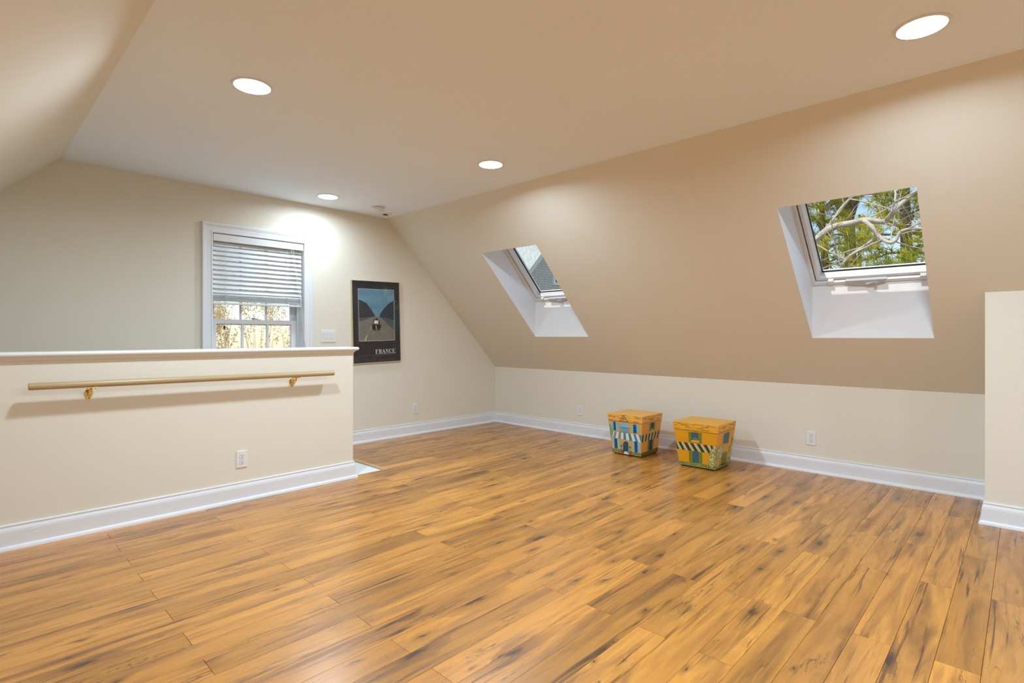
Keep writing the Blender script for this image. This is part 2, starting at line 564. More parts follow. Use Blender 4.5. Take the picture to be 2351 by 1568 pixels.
def skylight(n, s, label):
    y0, y1 = s['y0'], s['y1']
    ym = (y0 + y1) / 2
    low = slope_pt(ym, s['u0']) + Vector((0, 0, RISE))
    org = Vector((low.x, y1, low.z))            # lower corner next to the back wall side
    A = Vector((0, -1, 0))
    W = y1 - y0 + 0.085          # the shaft flares towards the room end side
    fn = lambda a, b, c: org + A * a + BDIR * b + NDIR * c
    # plaster shaft
    mb = MB()
    o = {(y, u): slope_pt(y, s[u]) for y in (y0, y1) for u in ('u0', 'u1')}
    t0, t1 = fn(0, 0, 0), fn(W, 0, 0)
    t2, t3 = fn(W, SKL, 0), fn(0, SKL, 0)
    mb.quad(o[(y1, 'u0')], o[(y0, 'u0')], t1, t0)
    mb.quad(o[(y1, 'u1')], o[(y0, 'u1')], t2, t3)
    mb.quad(o[(y1, 'u0')], o[(y1, 'u1')], t3, t0)
    mb.quad(o[(y0, 'u0')], o[(y0, 'u1')], t2, t1)
    mb.build('skylight_shaft', 'shaft_paint', cr)
    root = thing('window_%d' % n, label, 'skylight', tuple(fn(W / 2, 0, 0)), kind='structure')
    L = lambda a, b, c: fn(a, b, c) - Vector(root.location)
    # fixed frame
    mb = MB()
    fw = 0.026
    frame_ring(mb, (fw, fw, W - fw, SKL - fw), [(fw, -0.012), (0.004, -0.012), (0.0, -0.004), (0.0, 0.10), (fw, 0.10)], L)
    mb.build('frame', 'sash_white', root)
    mb = MB()
    frame_ring(mb, (fw + 0.007, fw + 0.007, W - fw - 0.007, SKL - fw - 0.007), [(0.007, 0.020), (0.0, 0.020), (0.0, 0.095), (0.007, 0.095)], L)
    mb.build('seal', 'gasket_black', root)
    # sash
    i0 = fw + 0.007
    sw = 0.036
    mb = MB()
    frame_ring(mb, (i0 + sw, i0 + sw, W - i0 - sw, SKL - i0 - sw),
               [(sw, 0.008), (sw * 0.45, 0.008), (sw * 0.38, 0.014), (0.004, 0.052), (0.0, 0.062), (0.0, 0.090), (sw, 0.090)], L)
    sash = mb.build('sash', 'sash_white', root)
    mb = MB()
    frame_ring(mb, (i0 + sw, i0 + sw, W - i0 - sw, SKL - i0 - sw), [(0.001, 0.058), (-0.004, 0.064), (-0.005, 0.071), (0.001, 0.071)], L)
    mb.build('gasket', 'gasket_black', sash)
    mb = MB()
    g0 = i0 + sw - 0.002
    mb.quad(L(g0, g0, 0.070), L(W - g0, g0, 0.070), L(W - g0, SKL - g0, 0.070), L(g0, SKL - g0, 0.070))
    mb.build('pane', 'window_glass', sash)
    # outside cladding
    mb = MB()
    frame_ring(mb, (i0 + sw - 0.012, i0 + sw - 0.012, W - i0 - sw + 0.012, SKL - i0 - sw + 0.012),
               [(0.0, 0.091), (0.0, 0.104), (0.09, 0.112), (0.12, 0.02), (0.11, 0.02), (0.085, 0.0905)], L)
    mb.build('cladding', 'sash_grey', root)
    # latches on the bottom rail
    for ax in (0.16 * W, 0.83 * W):
        mb = MB()
        mb.prism([(ax - 0.017, fw - 0.016), (ax + 0.017, fw - 0.016), (ax + 0.017, fw + 0.016), (ax - 0.017, fw + 0.016)], L, -0.024, 0.012)
        mb.build('latch', 'sash_white', root)
    # crank operator
    cx = 0.43 * W
    mb = MB()
    prof = []
    for i in range(15):
        q = i / 14 * 2 - 1
        prof.append((cx + q * 0.125, 0.036 - 0.040 * (1 - q * q) ** 0.8 - 0.006))
    prof = [(cx - 0.125, 0.040), *prof, (cx + 0.125, 0.040)]
    mb.prism(prof, L, -0.030, -0.004)
    op = mb.build('crank_housing', 'operator_grey', root)
    mb = MB()
    p0 = L(cx + 0.005, 0.006, -0.036)
    p1 = L(cx + 0.070, 0.032, -0.046)
    mb.tube([L(cx + 0.005, 0.006, -0.02), p0], 0.010, 12)
    mb.tube([p0, p1], [0.0075, 0.006], 10)
    mb.tube([p1, L(cx + 0.072, 0.033, -0.070)], 0.009, 12)
    smooth_by_angle(mb.build('crank_handle', 'operator_grey', op))
    return root
sk1 = skylight(2, SKY[0], 'roof skylight nearer the back wall with a neighbouring roof outside')
sk2 = skylight(3, SKY[1], 'roof skylight between the step in the wall and the other skylight')

# ------------------------------------------------------------------ half wall and stairs
mb = MB()
mb.box((XL_KNEE, YH, -1.6), (HX1, YH + HT, 1.016))
tag(mb.build('wall_stairs', 'wall_paint'), 'waist high cream half wall guarding the stairwell', 'wall', None, 'structure')
# cap with rounded nose and cove moulding under it
cap_prof = []
for a in range(-90, 91, 15):
    cap_prof.append((0.022 + 0.013 * math.cos(math.radians(a)), 1.031 + 0.0135 * math.sin(math.radians(a))))
capp = [(-0.06, 1.0175)] + cap_prof + [(-0.06, 1.0445)]
cove = [(0.0, 0.9985), (0.006, 0.9985), (0.008, 1.003), (0.012, 1.0095), (0.019, 1.0135), (0.021, 1.0175), (0.0, 1.0175)]
path = [(XL_KNEE, YH), (HX1, YH), (HX1, YH + HT), (XL_KNEE, YH + HT)]
trim1 = thing('trim_1', 'painted cap board with rounded nose on top of the half wall', 'cap rail', (HX1, YH, 1.0), kind='structure')
for nm, prof in (('cap_board', capp), ('cove_moulding', cove)):
    mb = MB()
    rs = sweep(path, prof)
    for i in range(3):
        loft(mb, rs[i], rs[i + 1], (i == 0, i == 2))
    if nm == 'cap_board':
        pass
    mb.v = [tuple(Vector(v) - trim1.location) for v in mb.v]
    smooth_by_angle(mb.build(nm, 'cap_paint', trim1), 40)

# carpeted landing and flight going down behind the half wall
st = thing('staircase', 'white carpeted stair landing behind the end of the half wall', 'stairs', (STX, STY, 0), kind='structure')
def st_add(name, mat, f):
    mb = MB()
    f(mb)
    mb.v = [tuple(Vector(v) - st.location) for v in mb.v]
    return mb.build(name, mat, st)
st_add('landing', 'carpet', lambda m: m.box((1.55, STY, -0.30), (STX - 0.022, YB - 0.001, -0.004)))
for i in range(6):
    st_add('step', 'carpet', lambda m, i=i: m.box((1.55 - 0.26 * (i + 1), YH + HT, -1.6), (1.55 - 0.26 * i, YB - 0.001, -0.004 - 0.19 * (i + 1))))
st_add('nosing', 'carpet_edge', lambda m: m.bevbox((STX - 0.024, STY - 0.004, -0.012), (STX + 0.022, YB - 0.001, 0.007), 0.004))
st_add('edge_strip', 'carpet_edge', lambda m: m.bevbox((HX1 + 0.012, STY - 0.012, -0.012), (STX + 0.02, STY + 0.004, 0.003), 0.0015))

# ------------------------------------------------------------------ baseboards
bbp = [(0.0, 0.132), (0.007, 0.132), (0.0095, 0.1295), (0.0095, 0.1225), (0.0060, 0.1205), (0.0072, 0.1185), (0.0125, 0.104), (0.0138, 0.0995),
       (0.0120, 0.0970), (0.0155, 0.0950), (0.0155, 0.0215), (0.0210, 0.0205), (0.0255, 0.0165), (0.0287, 0.0095), (0.0300, 0.0), (0.0, 0.0)]
bpath = [(STX + 0.022, YB), (kneex(YB), YB), (kneex(BY), BY), (BX, BY), (BX, YF)]
rs = sweep(bpath, bbp)
for i, (nm, lab) in enumerate((('baseboard_back', 'white baseboard along the gable wall under the poster'), ('baseboard_right', 'white baseboard along the low knee wall'),
                               ('baseboard_return', 'short white baseboard on the return of the stepped wall'), ('baseboard_alcove', 'white baseboard along the taller stepped wall'))):
    mb = MB()
    loft(mb, rs[i], rs[i + 1], (True, True))
    tag(smooth_by_angle(mb.build(nm, 'trim_paint'), 30), lab, 'baseboard', None, 'structure')
rs = sweep([(XL_KNEE, YH), (HX1, YH), (HX1, YH + HT)], bbp)
mb = MB()
loft(mb, rs[0], rs[1], (True, False))
loft(mb, rs[1], rs[2], (False, True))
tag(smooth_by_angle(mb.build('baseboard_stairs', 'trim_paint'), 30), 'white baseboard along the foot of the half wall', 'baseboard', None, 'structure')

# ------------------------------------------------------------------ gable window
x0, x1, z0, z1 = WIN['x0'], WIN['x1'], WIN['z0'], WIN['z1']
w1 = thing('window_1', 'white double hung window half covered by a raised blind', 'window', ((x0 + x1) / 2, YB, z0), kind='structure')
WO = Vector(w1.location)
def wpart(name, mat, f, parent=None, smooth=0):
    mb = MB()
    f(mb)
    mb.v = [tuple(Vector(v) - WO) for v in mb.v]
    o = mb.build(name, mat, parent or w1)
    if smooth:
        smooth_by_angle(o, smooth)
    return o
JD = 0.20
def jamb(m):
    t = 0.012
    m.box((x0, YB - 0.002, z0), (x0 + t * 0.4, YB + JD, z1))
    m.box((x1 - t * 0.4, YB - 0.002, z0), (x1, YB + JD, z1))
    m.box((x0, YB - 0.002, z1 - t * 0.4), (x1, YB + JD, z1))
    m.box((x0, YB - 0.002, z0), (x1, YB + JD, z0 + t))
    for xa, xb in ((x0 + 0.004, x0 + 0.020), (x1 - 0.020, x1 - 0.004)):       # parting stops
        m.box((xa, YB + 0.108, z0), (xb, YB + 0.120, z1))
        m.box((xa, YB + 0.158, z0), (xb, YB + 0.166, z1))
wpart('jamb', 'trim_paint', jamb)
wfn = lambda u, v, h: (u, YB - h, v)
cas = [(0.0, 0.0), (0.0, 0.013), (0.004, 0.016), (0.010, 0.0165), (0.014, 0.0135), (0.052, 0.017), (0.056, 0.0205), (0.062, 0.019), (0.066, 0.0225), (0.080, 0.0245), (0.084, 0.022), (0.084, 0.0)]
wpart('casing', 'trim_paint', lambda m: frame_ring(m, (x0 + 0.003, z0 - 0.003, x1 - 0.003, z1 - 0.003), cas, wfn), None, 30)
wpart('sill', 'trim_paint', lambda m: m.bevbox((x0 - 0.10, YB - 0.055, z0 - 0.028), (x1 + 0.10, YB + 0.10, z0), 0.006))
def sash(nm, ya, zb, zt, rail_b, rail_t, st_w):
    yb_ = ya + 0.036
    s = wpart(nm, 'sash_white', lambda m: (m.box((x0 + 0.006, ya, zb), (x0 + st_w, yb_, zt)), m.box((x1 - st_w, ya, zb), (x1 - 0.006, yb_, zt)),
                                           m.box((x0 + st_w, ya, zb), (x1 - st_w, yb_, zb + rail_b)), m.box((x0 + st_w, ya, zt - rail_t), (x1 - st_w, yb_, zt))))
    gx0, gx1, gz0, gz1 = x0 + st_w, x1 - st_w, zb + rail_b, zt - rail_t
    for q in (1 / 3, 2 / 3):
        xm = gx0 + (gx1 - gx0) * q
        wpart('muntin', 'sash_white', lambda m: m.bevbox((xm - 0.0095, ya + 0.004, gz0), (xm + 0.0095, yb_ - 0.004, gz1), 0.003), s)
    zm = (gz0 + gz1) / 2
    wpart('muntin', 'sash_white', lambda m: m.bevbox((gx0, ya + 0.005, zm - 0.0095), (gx1, yb_ - 0.005, zm + 0.0095), 0.003), s)
    wpart('pane', 'window_glass', lambda m: m.quad((gx0, ya + 0.020, gz0), (gx1, ya + 0.020, gz0), (gx1, ya + 0.020, gz1), (gx0, ya + 0.020, gz1)), s)
    return s
ls = sash('lower_sash', YB + 0.122, z0 + 0.012, 1.283, 0.07, 0.040, 0.072)
us_ = sash('upper_sash', YB + 0.166, 1.235, z1 - 0.005, 0.045, 0.05, 0.066)
wpart('sash_lock', 'lock_metal', lambda m: (m.bevbox((1.915, YB + 0.124, 1.283), (1.975, YB + 0.150, 1.289), 0.002), m.tube([(1.905, YB + 0.132, 1.296), (1.93, YB + 0.135, 1.295), (1.965, YB + 0.142, 1.288)], [0.004, 0.006, 0.006], 8)), ls, 40)

# ------------------------------------------------------------------ blind in the window
bl = thing('window_blind', 'white slatted blind partly raised inside the gable window', 'blind', ((x0 + x1) / 2, YB + 0.04, z1))
BO = Vector(bl.location)
def bpart(name, mat, f, parent=None, smooth=0):
    mb = MB()
    f(mb)
    mb.v = [tuple(Vector(v) - BO) for v in mb.v]
    o = mb.build(name, mat, parent or bl)
    if smooth:
        smooth_by_angle(o, smooth)
    return o
vz1, vz0 = z1 - 0.010, z1 - 0.072
bpart('valance', 'blind_white', lambda m: m.bevbox((x0 + 0.010, YB - 0.006, vz0), (x1 - 0.010, YB + 0.004, vz1), 0.003))
bpart('headrail', 'blind_white', lambda m: m.box((x0 + 0.012, YB + 0.012, vz0 + 0.012), (x1 - 0.012, YB + 0.062, vz1)))
SX0, SX1 = x0 + 0.012, x1 - 0.016
def slat_mesh():
    mb = MB()
    hw, t, L = 0.0250, 0.0026, (SX1 - SX0) / 2
    prof = []
    for i in range(7):
        q = i / 6 * 2 - 1
        prof.append((q * hw, 0.003 * (1 - q * q) + t / 2))
    prof = prof + [(a, b - t) for a, b in reversed(prof)]
    n = len(prof)
    vs_ = [(-L, a, b) for a, b in prof] + [(L, a, b) for a, b in prof]
    mb.add(vs_, [tuple(range(n)), tuple(range(2 * n - 1, n - 1, -1))] + [(i, (i + 1) % n, n + (i + 1) % n, n + i) for i in range(n)])
    me = bpy.data.meshes.new('slat')
    me.from_pydata(mb.v, [], mb.f)
    bm = bmesh.new()
    bm.from_mesh(me)
    bmesh.ops.recalc_face_normals(bm, faces=bm.faces[:])
    bm.to_mesh(me)
    bm.free()
    me.materials.append(MATS['blind_white'])
    return me
slat_me = slat_mesh()
YS = YB + 0.037
def slat(z, tilt, roll=0.0, dy=0.0):
    o = bpy.data.objects.new('slat', slat_me)
    COL.objects.link(o)
    o.parent = bl
    o.location = Vector(((SX0 + SX1) / 2, YS + dy, z)) - BO
    o.rotation_euler = (math.radians(tilt), math.radians(roll), 0)
z = vz0 - 0.012
for i in range(11):
    slat(z, 51 + (i % 3) * 3 - (4 if i == 10 else 0), (0.25 if i == 3 else 0.0) + 0.05 * math.sin(i * 2.1))
    z -= 0.0418
zst = z + 0.012
for i in range(6):
    slat(zst - 0.0115 * i, 17 if i else 24, 0.1 * math.sin(i * 3.3), 0.001 * math.sin(i * 5))
zb_ = zst - 0.0115 * 6 - 0.004
bpart('bottom_rail', 'blind_white', lambda m: m.bevbox((SX0, YS - 0.026, zb_ - 0.017), (SX1, YS + 0.026, zb_), 0.004))
for q in (0.135, 0.815):
    xq = SX0 + (SX1 - SX0) * q
    for dy in (-0.028, 0.028):
        bpart('ladder_cord', 'cord', lambda m: m.tube([(xq, YS + dy, vz0 + 0.01), (xq, YS + dy, zb_ - 0.01)], 0.0011, 6))
    for i in range(5):
        bpart('cord_loop', 'cord', lambda m: m.tube([(xq + 0.008 * math.cos(a * 0.7), YS - 0.029 - 0.004 * math.sin(a * 0.7), zst - 0.012 * i - 0.002 + 0.006 * math.sin(a * 0.7)) for a in range(10)], 0.0010, 5))
# lift cords gathered to the right, draw cord hanging on the left with a dark bead
bpart('lift_cord', 'cord', lambda m: m.tube([(x1 - 0.128, YB - 0.004, vz0 + 0.004), (x1 - 0.10, YB - 0.002, vz0 - 0.15), (x1 - 0.045, YB, 1.53), (x1 - 0.022, YB + 0.002, 1.42), (x1 - 0.012, YB + 0.002, 1.25), (x1 + 0.002, YB - 0.030, 0.98)], 0.0016, 6))
bpart('lift_cord', 'cord', lambda m: m.tube([(x1 - 0.105, YB - 0.004, vz0 + 0.004), (x1 - 0.09, YB - 0.002, vz0 - 0.12), (x1 - 0.035, YB, 1.50), (x1 - 0.020, YB + 0.002, 1.40), (x1 - 0.006, YB + 0.002, 1.20), (x1 + 0.010, YB - 0.030, 0.97)], 0.0016, 6))
xd = SX0 + (SX1 - SX0) * 0.118
bpart('draw_cord', 'cord', lambda m: m.tube([(xd, YB + 0.0, vz0 + 0.005), (xd, YB + 0.003, 1.20), (xd + 0.001, YB + 0.003, 0.98)], 0.0011, 6))
bpart('cord_bead', 'bead_black', lambda m: m.lathe([(0.0, 0.018), (0.004, 0.0165), (0.0068, 0.010), (0.0075, 0.0), (0.0068, -0.010), (0.004, -0.0165), (0.0, -0.018)], 16, 0, (xd - 0.006, YB - 0.002, 1.207)), None, 60)

# ------------------------------------------------------------------ recessed ceiling lights
def downlight(x, y, label, watts, group='recessed ceiling lights'):
    r = thing('ceiling_light', label, 'ceiling light', (x, y, ZC), group=group)
    mb = MB()
    mb.lathe([(0.1000, 0.0005), (0.0995, -0.0035), (0.0960, -0.0055), (0.0870, -0.0055), (0.0850, -0.0035), (0.0835, 0.008), (0.0825, 0.026)], 56)
    smooth_by_angle(mb.build('trim_ring', 'light_trim', r), 40)
    mb = MB()
    mb.lathe([(0.0828, 0.0150), (0.060, 0.0138), (0.030, 0.0128), (0.0005, 0.0124)], 48)
    mb.build('lens', 'lamp_lens', r, True)
    ld = bpy.data.lights.new('led', 'AREA')
    ld.shape = 'DISK'
    ld.size = 0.158
    ld.energy = watts
    ld.color = (0.78, 1.0, 1.20)
    lo = bpy.data.objects.new('led', ld)
    COL.objects.link(lo)
    lo.parent = r
    lo.location = (0, 0, 0.0110)
    mb = MB()
    mb.lathe([(0.0860, 0.001), (0.0860, 0.060), (0.0005, 0.060)], 40)
    mb.build('housing', 'light_trim', r, True)
    return r
labs = ['round recessed ceiling light above the middle of the half wall', 'round recessed ceiling light beside the slope, over the skylight nearer the gable wall',
        'round recessed ceiling light close to the window wall', 'round recessed ceiling light beside the slope, over the stepped wall end'] + ['round recessed ceiling light over the end of the room away from the stairs'] * 3
for i, (lx, ly) in enumerate(LIGHTS):
    downlight(lx, ly, labs[i], LAMP * (0.38 if i == 2 else 1.0))

# smoke detector and sprinkler-like sensor
sm = thing('smoke_detector', 'white domed smoke detector on the ceiling', 'detector', (2.925, 4.690, ZC))
mb = MB()
mb.lathe([(0.066, 0.0005), (0.066, -0.006), (0.062, -0.009)], 40)
smooth_by_angle(mb.build('base', 'white_plastic', sm), 40)
mb = MB()
mb.lathe([(0.060, -0.008), (0.060, -0.013), (0.058, -0.0135)], 40)
mb.build('vent_slot', 'sash_grey', sm, True)
mb = MB()
mb.lathe([(0.064, -0.013), (0.065, -0.018), (0.060, -0.034), (0.050, -0.041), (0.020, -0.043), (0.0005, -0.043)], 40)
smooth_by_angle(mb.build('cover', 'white_plastic', sm), 50)
ss = thing('heat_sensor', 'small flat round sensor plate with dark centre on the ceiling', 'sensor', (3.149, 4.893, ZC))
mb = MB()
mb.lathe([(0.062, 0.0005), (0.061, -0.005), (0.054, -0.009), (0.036, -0.010), (0.030, -0.008), (0.0005, -0.008)], 36)
smooth_by_angle(mb.build('plate', 'white_plastic', ss), 40)
mb = MB()
mb.lathe([(0.026, -0.0078), (0.024, -0.012), (0.0005, -0.0125)], 28)
mb.build('sensing_core', 'gasket_black', ss, True)
for a in (0.6, 0.6 + math.pi):
    mb = MB()
    mb.lathe([(0.005, -0.009), (0.004, -0.0115), (0.0003, -0.012)], 10, 0, (0.045 * math.cos(a), 0.045 * math.sin(a), 0))
    mb.build('screw', 'screw_dark', ss, True)

# ------------------------------------------------------------------ outlets and switch
def outlet(loc, rz, label):
    r = thing('wall_outlet', label, 'outlet', loc, (0, 0, rz), group='duplex wall outlets')
    mb = MB()
    mb.bevbox((-0.035, -0.0065, -0.057), (0.035, 0.001, 0.057), 0.0025)
    plate = mb.build('cover_plate', 'white_plastic', r)
    for s in (1, -1):
        zc = s * 0.0195
        mb = MB()
        poly = []
        for i in range(28):
            a = 2 * math.pi * i / 28
            u, v = 0.0172 * math.cos(a), 0.0172 * math.sin(a)
            poly.append((u, max(-0.0138, min(0.0138, v)) + zc))
        mb.prism(poly, lambda u, v, t: (u, t, v), -0.0085, -0.005)
        rc = mb.build('receptacle', 'white_plastic', r)
        mb = MB()
        mb.box((-0.0076, -0.0089, zc + 0.001), (-0.0050, -0.0080, zc + 0.0098))
        mb.box((0.0050, -0.0089, zc + 0.002), (0.0073, -0.0080, zc + 0.0092))
        mb.tube([(0, -0.0089, zc - 0.0066), (0, -0.0080, zc - 0.0066)], 0.0028, 10)
        mb.build('slots', 'slot_black', rc)
        mb = MB()
        frame = [(u * 1.05, (v - zc) * 1.06 + zc) for u, v in poly]
        mb.prism(frame, lambda u, v, t: (u, t, v), -0.0069, -0.0062)
        mb.build('shadow_gap', 'sash_grey', rc)
    mb = MB()
    mb.tube([(0, -0.0078, 0), (0, -0.006, 0)], 0.0032, 10)
    mb.build('screw', 'operator_grey', r)
    return r
outlet((1.356, YH, 0.287), 0, 'white duplex outlet on the half wall under the handrail')
outlet((3.672, YB, 0.296), 0, 'white duplex outlet on the gable wall under the poster')
outlet((kneex(3.683), 3.683, 0.279), -math.pi / 2, 'white duplex outlet on the knee wall near the far corner')
outlet((kneex(1.288), 1.288, 0.281), -math.pi / 2, 'white duplex outlet on the knee wall beside the plain yellow box')

sw = thing('light_switch', 'white triple rocker light switch between window and poster', 'switch', (2.605, YB, 1.131))
mb = MB()
mb.bevbox((-0.079, -0.0065, -0.060), (0.079, 0.001, 0.060), 0.0025)
mb.build('cover_plate', 'white_plastic', sw)
for xo in (-0.046, 0.0, 0.046):
    mb = MB()
    mb.box((xo - 0.0175, -0.0072, -0.0345), (xo + 0.0175, -0.006, 0.0345))
    rk = mb.build('surround', 'operator_grey', sw)
    mb = MB()
    prof = [(-0.033, -0.0078), (0.033, -0.0115), (0.033, -0.006), (-0.033, -0.006)]
    mb.prism(prof, lambda a, b, t: (t, b, a), xo - 0.0160, xo + 0.0160)
    mb.build('rocker', 'white_plastic', rk)

# ------------------------------------------------------------------ handrail
RA, RB = Vector((0.261, YH - 0.075, 0.862)), Vector((1.994, YH - 0.075, 0.850))
hr = thing('handrail', 'round light wood handrail on brass brackets along the half wall', 'handrail', tuple((RA + RB) / 2))
HO = Vector(hr.location)
d = (RB - RA).normalized()
mb = MB()
R0 = 0.0195
mb.tube([RA - HO, RA + d * 0.0015 - HO, RB - d * 0.0015 - HO, RB - HO], [R0 - 0.0015, R0, R0, R0 - 0.0015], 32)
smooth_by_angle(mb.build('rail', 'rail_wood', hr), 40)
for bx in (0.525, 1.704):
    zr = RA.z + (RB.z - RA.z) * (bx - RA.x) / (RB.x - RA.x)
    pos = Vector((bx, YH, zr - 0.055))
    # rosette plate: rounded shield, wide on top and tapering down
    poly = []
    for i in range(36):
        a = 2 * math.pi * i / 36
        u, v = math.cos(a), math.sin(a)
        wdt = 0.0205 * (1.0 if v > 0 else (1 - 0.62 * (-v) ** 1.6))
        poly.append((u * wdt, v * (0.022 if v > 0 else 0.040)))
    mb = MB()
    mb.prism(poly, lambda u, v, t: Vector((u, t, v)) + pos - HO, -0.005, 0.0)
    mb.prism([(u * 0.86, v * 0.90) for u, v in poly], lambda u, v, t: Vector((u, t, v)) + pos - HO, -0.0075, -0.005)
    pl = smooth_by_angle(mb.build('bracket', 'brass', hr), 30)
    for su, sv in ((-0.0125, 0.011), (0.0125, 0.011), (0, -0.030)):
        mb = MB()
        c = pos - HO + Vector((su, 0, sv))
        mb.tube([c + Vector((0, -0.0098, 0)), c + Vector((0, -0.007, 0))], [0.0026, 0.0038], 12)
        mb.build('screw', 'screw_dark', pl)
    mb = MB()
    arm = [pos - HO + Vector(v) for v in ((0, -0.004, -0.010), (0, -0.020, -0.012), (0, -0.045, -0.003), (0, -0.066, 0.014), (0, -0.075, 0.028), (0, -0.075, 0.0345))]
    mb.tube(arm, [0.0115, 0.0085, 0.0075, 0.0072, 0.0075, 0.009], 14)
    smooth_by_angle(mb.build('arm', 'brass', pl), 50)
    mb = MB()
    c = pos - HO + Vector((0, -0.075, 0.0335))
    mb.bevbox(tuple(c + Vector((-0.028, -0.008, -0.001))), tuple(c + Vector((0.028, 0.008, 0.003))), 0.001)
    sd_ = mb.build('saddle', 'brass', pl)
    for q in (-0.02, 0.02):
        mb = MB()
        mb.tube([c + Vector((q, 0, -0.0045)), c + Vector((q, 0, -0.001))], [0.003, 0.0045], 10)
        mb.build('saddle_screw', 'screw_dark', pl)

# ------------------------------------------------------------------ framed poster
plain('print_black', (0.012, 0.013, 0.018), 0.5, 0.4)
plain('print_white', (0.78, 0.78, 0.76), 0.5, 0.3)
plain('print_line', (0.30, 0.31, 0.32), 0.5, 0.3)
plain('print_yellow', (0.55, 0.45, 0.16), 0.5, 0.3)
plain('print_road', (0.20, 0.185, 0.15), 0.5, 0.3, vary=0.15, vscale=30)
plain('print_verge', (0.085, 0.10, 0.095), 0.5, 0.3, vary=0.3, vscale=60)
plain('print_trees', (0.028, 0.036, 0.048), 0.5, 0.3, vary=0.4, vscale=70)
plain('print_brown', (0.020, 0.014, 0.014), 0.5, 0.3)
plain('print_orange', (0.42, 0.20, 0.10), 0.5, 0.3)
def print_sky():
    t = NT('print_sky')
    n = t.noise(t.scaled(t.obj(), (3.0, 1.0, 9.0)), 1.0, 4.0)
    t.bsdf(t.mix(n, (0.055, 0.16, 0.25), (0.24, 0.42, 0.52)), 0.5, 0.3)
print_sky()

PW, PH = 0.594, 0.885
po = thing('framed_poster', 'framed FRANCE poster of a country road in a thin metal frame', 'poster', (3.154, YB, 1.285), (0, math.radians(-1.4), 0))
pfn = lambda u, v, h: (u, -h, v)
mb = MB()
frame_ring(mb, (-PW / 2 + 0.007, -PH / 2 + 0.007, PW / 2 - 0.007, PH / 2 - 0.007), [(0.007, 0.001), (0.007, 0.024), (0.0055, 0.0245), (0.0055, 0.0225), (0.0, 0.0225), (0.0, 0.001)], pfn)
mb.build('frame', 'frame_gold', po)
mb = MB()
frame_ring(mb, (-PW / 2 + 0.006, -PH / 2 + 0.006, PW / 2 - 0.006, PH / 2 - 0.006), [(0.0055, 0.0246), (0.0045, 0.0262), (0.001, 0.0262), (0.0, 0.0246), (0.0, 0.0232), (0.0055, 0.0232)], pfn)
mb.build('frame_face', 'frame_silver', po)
IW, IH = PW - 0.014, PH - 0.014
PT = lambda u, v, h: (-IW / 2 + u * IW, -0.012 - h, IH / 2 - v * IH)
mb = MB()
mb.box((-IW / 2, -0.012, -IH / 2), (IW / 2, -0.002, IH / 2))
sheet = mb.build('printed_sheet', 'print_black', po)
def pdec(name, polys, mat, layer):
    mb = MB()
    for pl in polys:
        mb.quad(*[PT(u, v, 0.0004 * layer) for u, v in pl])
    return mb.build(name, mat, sheet, fix=False)
def pline(u0, v0, u1, v1, w=0.0026):
    wu, wv = w / IW, w / IH
    return [[(u0, v0), (u1, v0), (u1, v0 + wv), (u0, v0 + wv)], [(u0, v1 - wv), (u1, v1 - wv), (u1, v1), (u0, v1)],
            [(u0, v0), (u0 + wu, v0), (u0 + wu, v1), (u0, v1)], [(u1 - wu, v0), (u1, v0), (u1, v1), (u1 - wu, v1)]]
QU0, QU1, QV0, QV1 = 0.125, 0.886, 0.094, 0.735
Q = lambda p, q: (QU0 + p * (QU1 - QU0), QV0 + q * (QV1 - QV0))
ELL = lambda p, q, a, b, n=18: [Q(p + a * math.cos(2 * math.pi * i / n), q + b * math.sin(2 * math.pi * i / n)) for i in range(n)]
pdec('printed_sky', [[Q(0, 0), Q(1, 0), Q(1, 0.62), Q(0, 0.62)]], 'print_sky', 1)
pdec('printed_trees', [[Q(0, 0.20), Q(0.10, 0.23), Q(0.22, 0.27), Q(0.34, 0.38), Q(0.44, 0.50), Q(0.47, 0.56), Q(0.0, 0.66)], [Q(0.56, 0.56), Q(0.60, 0.47), Q(0.72, 0.36), Q(0.85, 0.27), Q(1, 0.21), Q(1, 0.68)]], 'print_trees', 2)
pdec('printed_verge', [[Q(0, 0.56), Q(0.20, 0.545), Q(0.46, 0.53), Q(0.46, 0.57), Q(0, 0.80)], [Q(0.58, 0.54), Q(0.80, 0.56), Q(1, 0.60), Q(1, 0.90)]], 'print_verge', 3)
pdec('printed_road', [[Q(0.40, 0.535), Q(0.61, 0.535), Q(1, 0.82), Q(1, 1), Q(0, 1), Q(0, 0.63)]], 'print_road', 4)
for dash in ([Q(0.21, 0.88), Q(0.235, 0.88), Q(0.175, 1.0), Q(0.13, 1.0)], [Q(0.33, 0.72), Q(0.342, 0.72), Q(0.31, 0.79), Q(0.293, 0.79)]):
    pdec('printed_dash', [dash], 'print_yellow', 5)
pdec('printed_figure', [ELL(0.425, 0.71, 0.065, 0.075), ELL(0.545, 0.71, 0.065, 0.075), [Q(0.385, 0.74), Q(0.41, 0.74), Q(0.415, 0.81), Q(0.395, 0.81)], [Q(0.435, 0.74), Q(0.46, 0.74), Q(0.46, 0.81), Q(0.44, 0.81)],
                        [Q(0.505, 0.74), Q(0.53, 0.74), Q(0.525, 0.81), Q(0.508, 0.81)], [Q(0.555, 0.74), Q(0.58, 0.74), Q(0.57, 0.81), Q(0.552, 0.81)], ELL(0.49, 0.585, 0.033, 0.026), [Q(0.40, 0.57), Q(0.418, 0.57), Q(0.418, 0.68), Q(0.40, 0.68)], [Q(0.555, 0.60), Q(0.575, 0.60), Q(0.575, 0.68), Q(0.555, 0.68)]], 'print_brown', 6)
pdec('printed_shirt', [ELL(0.475, 0.64, 0.062, 0.038), [Q(0.462, 0.70), Q(0.482, 0.70), Q(0.480, 0.76), Q(0.466, 0.76)]], 'print_white', 7)
